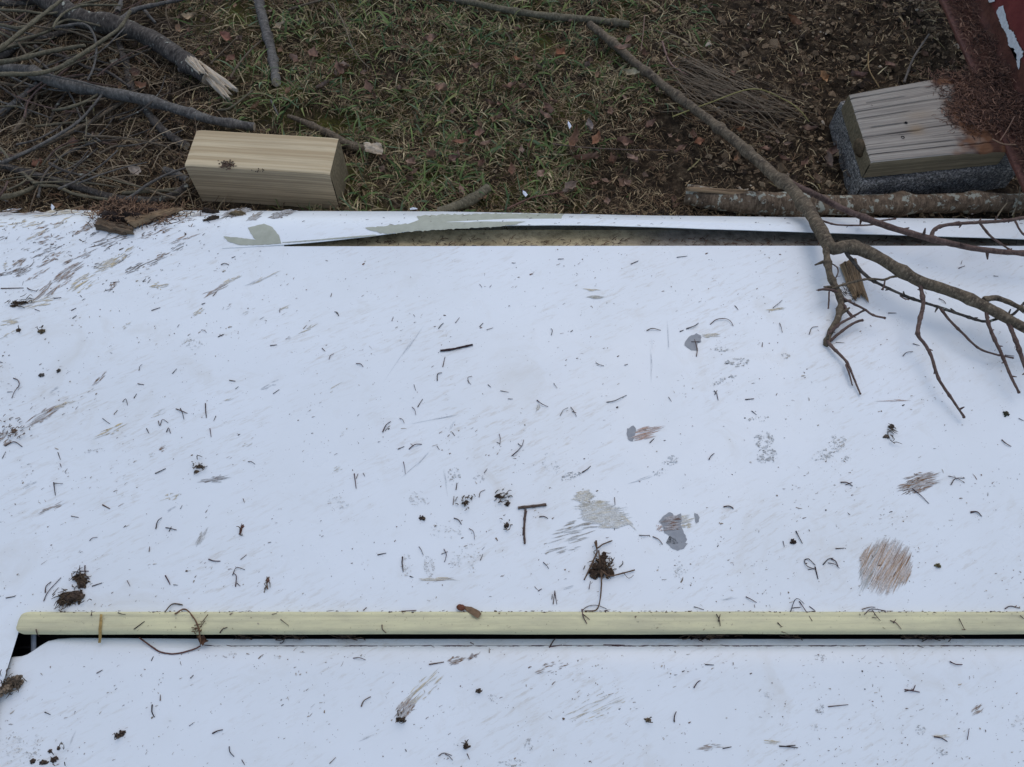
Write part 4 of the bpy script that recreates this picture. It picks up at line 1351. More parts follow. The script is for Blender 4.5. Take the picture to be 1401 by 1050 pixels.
tw_lab = {0: 'stout straight olive rod crossing the brush pile up to the top edge', 2: 'long pale olive rod swinging up across the smooth grey branch', 3: 'olive rod ending level in the middle of the brush pile', 4: 'thin arched twig curling over the top of the brush pile',
          5: 'thin grey hooped twig curving down to the smooth grey branch', 6: 'slim dark branch running down behind the smooth grey branch', 7: 'short olive twig at the left margin just above the panel', 8: 'olive twig forking down to the panel edge below the dark bowed branch',
          9: 'level tan twig ending at the short cut stub by the pine block', 10: 'thick grey twig under the smooth grey branch at the left margin', 12: 'long straight grey twig slanting up from the dark bowed branch', 13: 'long brown twig slanting up to the smooth grey branch',
          20: 'crooked grey twig leaving the pile along the top edge', 21: 'grey stub rising behind the thick dark broken branch', 22: 'pale broken twig end right of the thick dark branch top', 32: 'thin twig above the red leaf by the broken branch', 33: 'brown twig leaning between broken branch and grey stick end'}
for k_, ((zp, r, h, m), px) in enumerate(zip(twigs, zfix)):
    px = [(x, y) for x, y in px]
    mb = MB()
    P_ = [gr(x, y, h + .004 * math.sin(k * 1.7)) for k, (x, y) in enumerate(px)]
    mb.tube(P_, np.linspace(1.1, .75, len(P_)) * r, 6, rough=.1, knob=.05, step=.006)
    o = mb.build('twig', M[m])
    tag(o, tw_lab.get(k_, 'bare brown twig tangled in the brush pile at the upper left'), 'twig', 'twigs of the brush pile')
for k in range(120):
    x, y = rng.uniform(-40, 215), rng.uniform(-10, 270)
    if x > 120 and 100 < y and rng.random() < .6:
        continue
    a = rng.choice([math.radians(28), math.radians(-14), math.radians(45), rng.uniform(-1.5, 1.5)]) + rng.normal(0, .2)
    L = rng.uniform(40, 150)
    b = rng.normal(0, .35)
    s = np.linspace(-.5, .5, 5)
    h = rng.uniform(.008, .05)
    P_ = [gr(x + math.cos(a + b * q) * L * q, max(-40, min(283, y - math.sin(a + b * q) * L * q * .7)), h + rng.normal(0, .004)) for q in s]
    mb = MB()
    mb.tube(P_, np.linspace(1.1, .7, 5) * rng.uniform(.0011, .0030), 5, rough=.1, knob=.045, step=.008)
    tag(mb.build('twig', M[str(rng.choice(['bark_olive', 'bark_brown', 'bark_grey', 'bark_dark', 'bark_red']))]), 'bare brown twig tangled in the brush pile at the upper left', 'twig', 'twigs of the brush pile')

# single stems in the grass
for px, r, h, c, lab, nm in [
    ([(920, 160), (971, 141), (1030, 122)], .0014, .05, (142, 134, 84), None, None),
    ([(906, 57), (912, 76), (919, 89), (930, 97), (941, 103)], .0022, .02, (134, 108, 96), 'pinkish bent twig on bare soil right of the branch top', 'twig'),
    ([(1237, 113), (1243, 96), (1250, 79), (1262, 60), (1271, 47)], .0028, .02, (112, 104, 94), 'grey twig leaning behind the weathered board', 'twig'),
    ([(1188, 73), (1189, 95), (1203, 120)], .0015, .03, (146, 122, 84), 'tan curved stem left of the grey twig behind the board', 'stem'),
    ([(755, 197), (800, 202), (860, 205), (916, 206)], .0012, .03, (108, 92, 80), 'thin straight brown stem across the grass below the leaves', 'stem'),
    ([(455, 5), (470, 32), (481, 62), (492, 80), (505, 93)], .0015, .025, (116, 104, 84), 'thin curved stem at the upper left of the grass', 'stem'),
    ([(694, 286), (715, 276), (734, 269), (778, 262)], .0018, .02, (112, 84, 72), 'thin reddish stem at the panel edge in the grass', 'stem'),
    ([(882, 21), (880, 45), (877, 70)], .0014, .03, (128, 104, 90), 'thin upright pink stem by the top of the long branch', 'stem'),
    ([(1362, 300), (1372, 285), (1378, 278)], .0013, .06, (134, 122, 100), 'pale dry stem standing by the lichen log right end', 'stem'),
    ([(1385, 295), (1393, 275), (1396, 255)], .0013, .06, (124, 116, 98), 'pale dry stem crossing the lichen log right end', 'stem'),
]:
    mb = MB()
    if lab is None:
        px = px + [(1074, 137), (1095, 152), (1107, 167)]
        lab, nm = 'long bent green yellow stalk over the dry grass tuft', 'grass_stalk'
    mb.tube([gr(x, y, h) for x, y in px], np.linspace(1, .7, len(px)) * r, 5, lin(c), rough=.08, knob=.04, step=.006)
    tag(mb.build(nm, M['bits']), lab, 'stem' if nm != 'twig' else 'twig')

# tuft of dry grass laid over to the right
mb = MB()
for _ in range(95):
    x0, y0 = 925 + rng.normal(0, 16), 100 + rng.normal(0, 22)
    x1, y1 = 1095 + rng.normal(0, 38), 165 + rng.normal(0, 20)
    c = rng.uniform(.35, 1.0)
    x1, y1 = x0 + (x1 - x0) * c, y0 + (y1 - y0) * c
    bow = rng.uniform(-18, 16)
    m1 = (x0 + (x1 - x0) * .35 + rng.normal(0, 4), y0 + (y1 - y0) * .35 + bow)
    m2 = (x0 + (x1 - x0) * .7 + rng.normal(0, 4), y0 + (y1 - y0) * .7 + bow * .9)
    h = rng.uniform(.008, .035)
    sh = rng.uniform(.6, 1.15)
    mb.tube([gr(x0, y0, .004), gr(*m1, h), gr(*m2, h), gr(x1, y1, h * .5)], np.array([1, .9, .8, .5]) * rng.uniform(.0006, .0012), 4, lin(142, 126, 104) * sh, caps=False, step=.012)
tag(mb.build('dry_grass_tuft', M['bits']), 'tuft of dry brown grass stalks bent over toward the board', 'dry grass')

# ---------------------------------------------------------------- dead leaves
def leaf_mesh(w, l, curl, twist, col, point=1.0):
    s = np.linspace(-1, 1, 9)
    t = np.linspace(-1, 1, 5)
    Sg, Tg = np.meshgrid(s, t, indexing='ij')
    wid = np.clip(1 - np.abs(Sg + .12 * np.sin(Sg * 2)) ** (1.2 + point * .4), 0, 1) ** .9 * (1 + .5 * rng.normal(0, .5, Sg.shape) * (np.abs(Tg) > .9)) + .03
    x = Sg * l / 2
    y = Tg * w / 2 * wid
    z = curl * w * (Tg ** 2) * .5 + curl * l * .18 * (Sg ** 2) + .3 * w * fbm(Sg * 2 + rng.random() * 40, Tg * 2, N1, 3) - .05 * w * np.exp(-(Tg / .2) ** 2)
    a = twist * Sg
    y2, z2 = y * np.cos(a) - z * np.sin(a), y * np.sin(a) + z * np.cos(a)
    P = np.stack([x, y2, z2 - z2.min()], -1)
    return P, np.asarray(col) * (.85 + .3 * rng.random(Sg.shape + (1,)))


def place_leaf(px, py, l, w, ang, col, curl, label, lift=.008, group=None):
    p = gr(px, py, lift)
    col = (np.asarray(col) * .75 + lin(150, 126, 114) * .25) * np.array([1.3, 1.27, 1.05])
    P, c = leaf_mesh(w, l, curl, rng.normal(0, .3), col)
    a = math.radians(ang)
    tl = rng.normal(0, .22, 2)
    Q = np.stack([P[..., 0] * math.cos(a) - P[..., 1] * math.sin(a), P[..., 0] * math.sin(a) + P[..., 1] * math.cos(a), P[..., 2] + P[..., 0] * tl[0] + P[..., 1] * tl[1]], -1)
    mb = MB()
    mb.grid(Q + p, col=c.reshape(-1, 3))
    return tag(mb.build('dead_leaf', M['leaf']), label, 'leaf', group)


LP, LO, LG, LD, LT = (146, 118, 106), (134, 84, 58), (126, 120, 124), (92, 66, 60), (158, 140, 118)
marked = [(2, 420, 365, 22, 17, -20, LP, .6, 'pinkish tan dead leaf alone in the middle of the grass'), (2, 893, 220, 22, 14, 50, LO, .7, 'bright orange dead leaf in the grass by the branch top'),
          (2, 945, 578, 42, 11, 70, (120, 88, 72), 1.3, 'long folded brown leaf in the right of the grass'), (2, 990, 640, 34, 10, -12, (112, 84, 74), 1.2, 'brown rolled leaf lying level below the long folded leaf'),
          (2, 1010, 508, 20, 11, 95, LG, .6, 'purple grey oval leaf in the right of the grass'), (2, 495, 573, 24, 9, 5, (132, 90, 72), .7, 'narrow orange brown leaf low in the grass'),
          (2, 470, 640, 22, 18, 30, (108, 84, 84), .7, 'purple brown leaf near the panel below the narrow orange leaf'), (2, 1140, 198, 26, 11, 0, (132, 108, 100), .6, 'pinkish leaf stuck on the long branch near its top'),
          (2, 1175, 300, 26, 13, -25, (150, 146, 128), .5, 'pale grey leaf right beside the long branch in the grass'), (2, 1150, 578, 28, 18, 10, LD, .5, 'dark red leaf at the right edge of the grass'),
          (1, 905, 155, 22, 14, -15, (128, 82, 74), .6, 'red leaf near the broken white branch end'), (1, 922, 238, 18, 10, 60, (116, 78, 68), .6, 'small red leaf below the red leaf by the broken branch'),
          (1, 575, 357, 40, 12, -25, (130, 96, 78), 1.0, 'long rusty leaf leaning on the smooth grey branch'), (1, 545, 298, 20, 14, 0, (94, 66, 60), .6, 'dark red leaf behind the smooth grey branch'),
          (1, 545, 692, 18, 16, 60, (150, 142, 140), .4, 'pale grey leaf on the soil left of the pine block'), (1, 1115, 112, 24, 12, 35, (152, 140, 124), .6, 'pale curled leaf right of the grey stick end'),
          (1, 757, 72, 26, 10, 20, LT, .7, 'tan leaf in the grass above the broken branch'), (1, 462, 255, 18, 8, -10, (170, 166, 156), .8, 'pale curled bark leaf in the brush'), (1, 155, 662, 16, 12, 40, (118, 74, 58), .6, 'orange red leaf under the brush pile at left'),
          (3, 600, 320, 17, 14, 20, (156, 116, 80), .6, 'orange tan leaf on the soil above the dry grass tuft'), (3, 735, 313, 27, 12, 2, (132, 106, 104), 1.1, 'pinkish curled leaf on the soil behind the board'),
          (3, 105, 570, 20, 11, 15, LO, .6, 'orange leaf on the soil left of the long branch'), (3, 635, 618, 30, 14, 70, (88, 68, 66), .6, 'dark purple leaf left of the concrete paver'), (3, 570, 722, 24, 9, 80, (116, 98, 84), 1.2, 'curled grey brown leaf below the dry tuft near the log'),
          (2, 1160, 165, 26, 8, 50, (122, 96, 88), .7, 'pinkish bark sliver beside the long branch top'), (1, 735, 295, 14, 16, 20, (120, 118, 122), .4, 'slate grey leaf under the broken branch end')]
for z, x, y, l, w, a, c, cu, lab in marked:
    px, py = Z(z, [(x, y)])[0]
    k = .00135
    place_leaf(px, py, l * k, w * k * 1.15, a, lin(c), cu, lab, lift=.045 if 'stuck' in lab else .020)
plain = [(2, x, y) for x, y in [(375, 160), (555, 270), (720, 240), (1000, 270), (1230, 225), (595, 580), (570, 540), (380, 630), (300, 655), (580, 660), (740, 605), (775, 590), (1035, 565), (1250, 505), (1100, 650), (930, 755), (1030, 735), (1160, 740), (1080, 810),
                                (700, 690), (865, 410), (845, 440), (655, 420), (130, 355), (15, 290), (30, 275), (835, 470), (500, 760), (1180, 640), (690, 350), (815, 700)]] + \
        [(3, x, y) for x, y in [(370, 600), (520, 660), (80, 545), (270, 525), (480, 95), (865, 265), (440, 640), (620, 655), (700, 700), (30, 600), (540, 525), (240, 300)]] + [(1, x, y) for x, y in [(960, 168), (400, 400), (1250, 225), (1340, 300), (1180, 250), (1370, 270), (1290, 350), (640, 430), (300, 580)]]
for z, x, y in plain:
    px, py = Z(z, [(x, y)])[0]
    c = lin([(128, 98, 88), (112, 84, 76), (132, 108, 100), (104, 74, 62), (122, 108, 104), (138, 92, 66)][rng.integers(6)]) * rng.uniform(.8, 1.1)
    place_leaf(px, py, rng.uniform(.016, .034), rng.uniform(.010, .02), rng.uniform(0, 180), c, rng.uniform(.4, 1.2), 'small withered brown leaf lying among the grass and soil', .018, 'withered brown leaves in the grass')
for _ in range(190):
    px, py = rng.uniform(-20, 1340), rng.uniform(2, 285)
    if 240 < px < 480 and py > 165 or px > 1130 and py > 95:
        continue
    c = lin([(112, 88, 78), (100, 76, 66), (118, 98, 90), (92, 68, 58), (126, 98, 78)][rng.integers(5)]) * rng.uniform(.75, 1.1)
    place_leaf(px, py, rng.uniform(.009, .024), rng.uniform(.006, .013), rng.uniform(0, 180), c, rng.uniform(.3, 1.2), 'small withered brown leaf lying among the grass and soil', .014, 'withered brown leaves in the grass')

# flakes of white paint
def flake(px, py, w, h, ang, z, label, c=(214, 220, 226)):
    p = gr(px, py, z)
    a = math.radians(ang)
    q = (np.array([(-.3, -.5), (.5, -.28), (.32, .2), (.05, .5), (-.5, .1)]) + rng.normal(0, .07, (5, 2))) * [w * .85, h * .85]
    V = np.array([[p[0] + x * math.cos(a) - y * math.sin(a), p[1] + x * math.sin(a) + y * math.cos(a), p[2] + .15 * y] for x, y in q])
    mb = MB()
    mb.add(np.vstack([V, V - [0, 0, .0008]]), None, [(0, 1, 2), (0, 2, 3), (0, 3, 4), (7, 6, 5), (8, 7, 5), (9, 8, 5)], col=lin(c))
    mb.add(np.vstack([V, V - [0, 0, .0008]]), [(k, k + 5, (k + 1) % 5 + 5, (k + 1) % 5) for k in range(5)], col=lin(c))
    return tag(mb.build('paint_flake', M['bits']), label, 'paint flake')


flake(718, 265, .009, .018, 25, .022, 'small white paint flake in the grass close to the panel')
flake(779, 171, .007, .022, 12, .03, 'narrow white paint flake in the middle right of the grass')
flake(72, 283, .010, .020, 28, .025, 'white paint flake under the brush at the panel left edge')
flake(565, 285.5, .022, .007, 4, .022, 'white paint flake lying flat along the panel far edge')

# ---------------------------------------------------------------- ground cover nobody could count
def scatter(n, dens, x0=-1.65, x1=1.65, y0=.97, y1=2.2):
    x, y = rng.uniform(x0, x1, n), rng.uniform(y0, y1, n)
    k = rng.random(n) < dens(x, y)
    x, y = x[k], y[k]
    return np.stack([x, y, z_ground(x, y)], -1)


def pick(n, cols, w, jit=.2):
    i = rng.choice(len(cols), n, p=np.array(w) / sum(w))
    c = np.array([lin(q) for q in cols])[i]
    return c * rng.uniform(1 - jit, 1 + jit, (n, 1))


def clear(x, y):
    """nothing sprouts under the blocks"""
    px, py = topx(x, y, .0)
    return ~((y < x_to_far(x) + .003) | ((x > -.625) & (x < -.325) & (y > 1.01) & (y < 1.135)) | ((x > .66) & (x < 1.0) & (y > 1.02) & (y < 1.29)))


def soilness(x, y):
    px, py = topx(x, y, 0.0)
    return smooth(900, 1010, px - .6 * (170 - py) * 0 + .25 * (170 - py))


# needle litter and shreds over everything
P_ = scatter(300000, lambda x, y: clear(x, y) * (0.55 + .45 * (1 - turf_at(x, y))) * (1 - .7 * soilness(x, y)) * smooth(-.5, .15, fbm(x * 12, y * 12, N2, 3)))
n = len(P_)
mb = MB()
L = rng.uniform(.005, .026, n)
zz0 = .020 * rng.random(n) ** 1.5
mb.ribbons(P_, rng.uniform(0, 6.283, n), L, rng.uniform(.0006, .0016, n), rng.normal(0, .45, n), zz0, zz0 + rng.normal(.001, .002, n), zz0 + rng.normal(0, .004, n),
           pick(n, [(115, 95, 71), (86, 70, 52), (148, 126, 94), (191, 169, 129), (47, 39, 30), (119, 93, 69)], [4, 4, 3, 1.6, 4.5, 2.5]), 2, rng.uniform(-.9, .9, n), .5)
o = mb.build('needle_litter', M['bits'])
stuff(tag(o, 'brown needle and bark litter covering the soil', 'litter'))

# soil crumbs on the bare right side
mb = MB()
P_ = scatter(48000, lambda x, y: clear(x, y) * (.06 + .94 * soilness(x, y)) * smooth(-.5, .3, fbm(x * 10, y * 10, N1, 3)))
n = len(P_)
oct_v = np.array([(1, 0, 0), (.2, .95, .1), (-.9, .2, 0), (-.1, -1, .1), (.1, .1, .8), (.6, -.5, .55), (-.5, .5, .5)])
oct_f = np.array([(0, 1, 4), (1, 6, 4), (1, 2, 6), (2, 4, 6), (2, 3, 4), (3, 5, 4), (3, 0, 5), (0, 4, 5)])
sz = rng.gamma(1.6, .0017, n) + .0008
rot = rng.uniform(0, 6.283, n)
B = oct_v[None] * (1 + rng.normal(0, .22, (n, 7, 3)))
V = np.stack([B[..., 0] * np.cos(rot)[:, None] - B[..., 1] * np.sin(rot)[:, None], B[..., 0] * np.sin(rot)[:, None] + B[..., 1] * np.cos(rot)[:, None], B[..., 2]], -1) * sz[:, None, None] + P_[:, None] + np.array([0, 0, .0005])
T = (oct_f[None] + 7 * np.arange(n)[:, None, None]).reshape(-1, 3)
cc = np.repeat(pick(n, [(100, 84, 64), (131, 110, 85), (168, 146, 115), (59, 48, 38), (206, 190, 165)], [5, 5, 2.5, 4, .35]), 7, 0)
mb.add(V.reshape(-1, 3), None, T, col=cc)
stuff(tag(mb.build('soil_crumbs', M['bits'], smooth_=False), 'crumbs of bare brown soil at the upper right', 'soil'))

# grass: short living blades, olive blades, and straw lying through them
def blades(n, dens, Lr, Wr, cols, w, el, name, label, cat):
    P_ = scatter(n, dens)
    cl = fbm(P_[:, 0] * 26, P_[:, 1] * 26, N2, 2)
    P_ = P_[rng.random(len(P_)) < smooth(-.45, .35, cl)]
    n = len(P_)
    L = rng.uniform(*Lr, n)
    up = rng.uniform(*el, n)
    tuft_head = 9 * N1(P_[:, 0] * 22, P_[:, 1] * 22) * 2
    H = tuft_head + rng.normal(0, 1.3, n)
    mb = MB()
    z0 = np.zeros(n)
    top_ = L * np.sin(up)
    mb.ribbons(P_, H, L * np.cos(up), (Wr[0] + (Wr[1] - Wr[0]) * rng.random(n) ** 2.2 * 1.5), rng.normal(0, .32, n), z0, top_ * .7 + .002, top_ * rng.uniform(.5, 1.0, n) + .002, pick(n, cols, w, .25), 4, rng.uniform(-.8, .8, n), 1.0)
    return stuff(tag(mb.build(name, M['grass']), label, cat))


blades(36000, lambda x, y: clear(x, y) * turf_at(x, y) ** 1.2 * .8, (.016, .06), (.0018, .0044), [(83, 103, 53), (104, 121, 66), (61, 84, 46), (124, 129, 73), (98, 115, 82)], [4, 3, 3, 2, 2], (.08, .62), 'grass', 'short green grass blades growing in the middle of the soil', 'grass')
blades(60000, lambda x, y: clear(x, y) * (turf_at(x, y) * .85 + .05), (.014, .055), (.0011, .0028), [(166, 150, 111), (140, 123, 91), (195, 178, 137), (106, 92, 70), (144, 133, 90)], [4, 4, 2, 3, 3], (.0, .4), 'straw', 'dry straw blades lying through the green grass', 'straw')
P_ = scatter(30000, lambda x, y: clear(x, y) * turf_at(x, y) * smooth(-.1, .3, fbm(x * 14, y * 14, N3, 2)))
n = len(P_)
mb = MB()
L = rng.uniform(.003, .009, n)
mb.ribbons(P_, rng.uniform(0, 6.283, n), L, rng.uniform(.0015, .004, n), rng.normal(0, .8, n), np.zeros(n), rng.uniform(.001, .006, n), rng.uniform(.001, .008, n), pick(n, [(88, 94, 42), (72, 80, 36), (106, 108, 50)], [3, 3, 1], .25), 2, rng.uniform(-.8, .8, n), .8)
stuff(tag(mb.build('moss', M['grass']), 'olive moss and clover leaves low between the grass blades', 'moss'))

# fine twigs and bleached shreds under the brush pile
P_ = scatter(6500, lambda x, y: clear(x, y) * smooth(330, 160, topx(x, y, 0)[0]), x1=0.0)
n = len(P_)
mb = MB()
L = rng.uniform(.03, .13, n)
z0 = rng.uniform(0, .025, n)
mb.ribbons(P_, rng.normal(.35, .9, n), L, rng.uniform(.0006, .0018, n), rng.normal(0, .8, n), z0, z0 + rng.uniform(0, .02, n), z0 + rng.normal(.004, .01, n), pick(n, [(138, 122, 96), (106, 92, 74), (74, 62, 52), (164, 146, 118)], [3, 4, 3, 1.5]), 4, rng.uniform(-.6, .6, n), .4)
stuff(tag(mb.build('brush_litter', M['bits']), 'fine dry stems and shreds under the brush pile', 'litter'))

# needles heaped on the beam flange and the board's rotten end
n = 11000
u = rng.random(n)
yy = rng.uniform(.9, 2.1, n)
xx = XB + rng.uniform(.006, .062, n)
onb = rng.random(n) < .45
xx = np.where(onb, rng.uniform(.80, .985, n), xx)
yy = np.where(onb, rng.uniform(1.10, 1.285, n) - .0 * xx, yy)
keep = ~onb | (rng.random(n) < smooth(.81, .90, xx + .05 * fbm(xx * 30, yy * 30, N2, 2)) * smooth(1.09, 1.15, yy))
pp = np.stack([xx, yy, np.where(xx > XB - .002, .0975, .097)], -1)[keep]
n = len(pp)
pile = .02 * np.clip((pp[:, 0] - XB + .06) / .12, 0, 1) * smooth(-.5, .3, fbm(pp[:, 0] * 14, pp[:, 1] * 14, N1, 2))
z0 = rng.uniform(0, 1, n) * (pile + .005)
mb = MB()
mb.ribbons(pp, rng.uniform(0, 6.283, n), rng.uniform(.006, .02, n), rng.uniform(.0007, .0016, n), rng.normal(0, .9, n), z0, z0 + .001, z0 + rng.normal(0, .002, n), pick(n, [(116, 86, 70), (92, 68, 56), (148, 114, 92), (58, 44, 38)], [4, 4, 2, 3]), 2, rng.uniform(-.8, .8, n), .4)
stuff(tag(mb.build('needle_heap', M['bits']), 'red brown needles heaped on the beam flange and board end', 'needles'))
mb = MB()
p0 = [at(*q, .118) for q in Z(3, [(1275, 555), (1320, 575), (1370, 578)])]
mb.tube(p0, .0012, 5, lin(150, 122, 98), step=.005)
tag(mb.build('stem', M['bits']), 'pale curved stem on the needle heap by the board end', 'stem')
mb = MB()
p0 = [at(*q, .125) for q in Z(3, [(1308, 560), (1335, 520), (1365, 465)])]
mb.tube(p0, .0012, 5, lin(136, 110, 92), step=.005)
tag(mb.build('stem', M['bits']), 'pale straight stem leaning on the needle heap', 'stem')

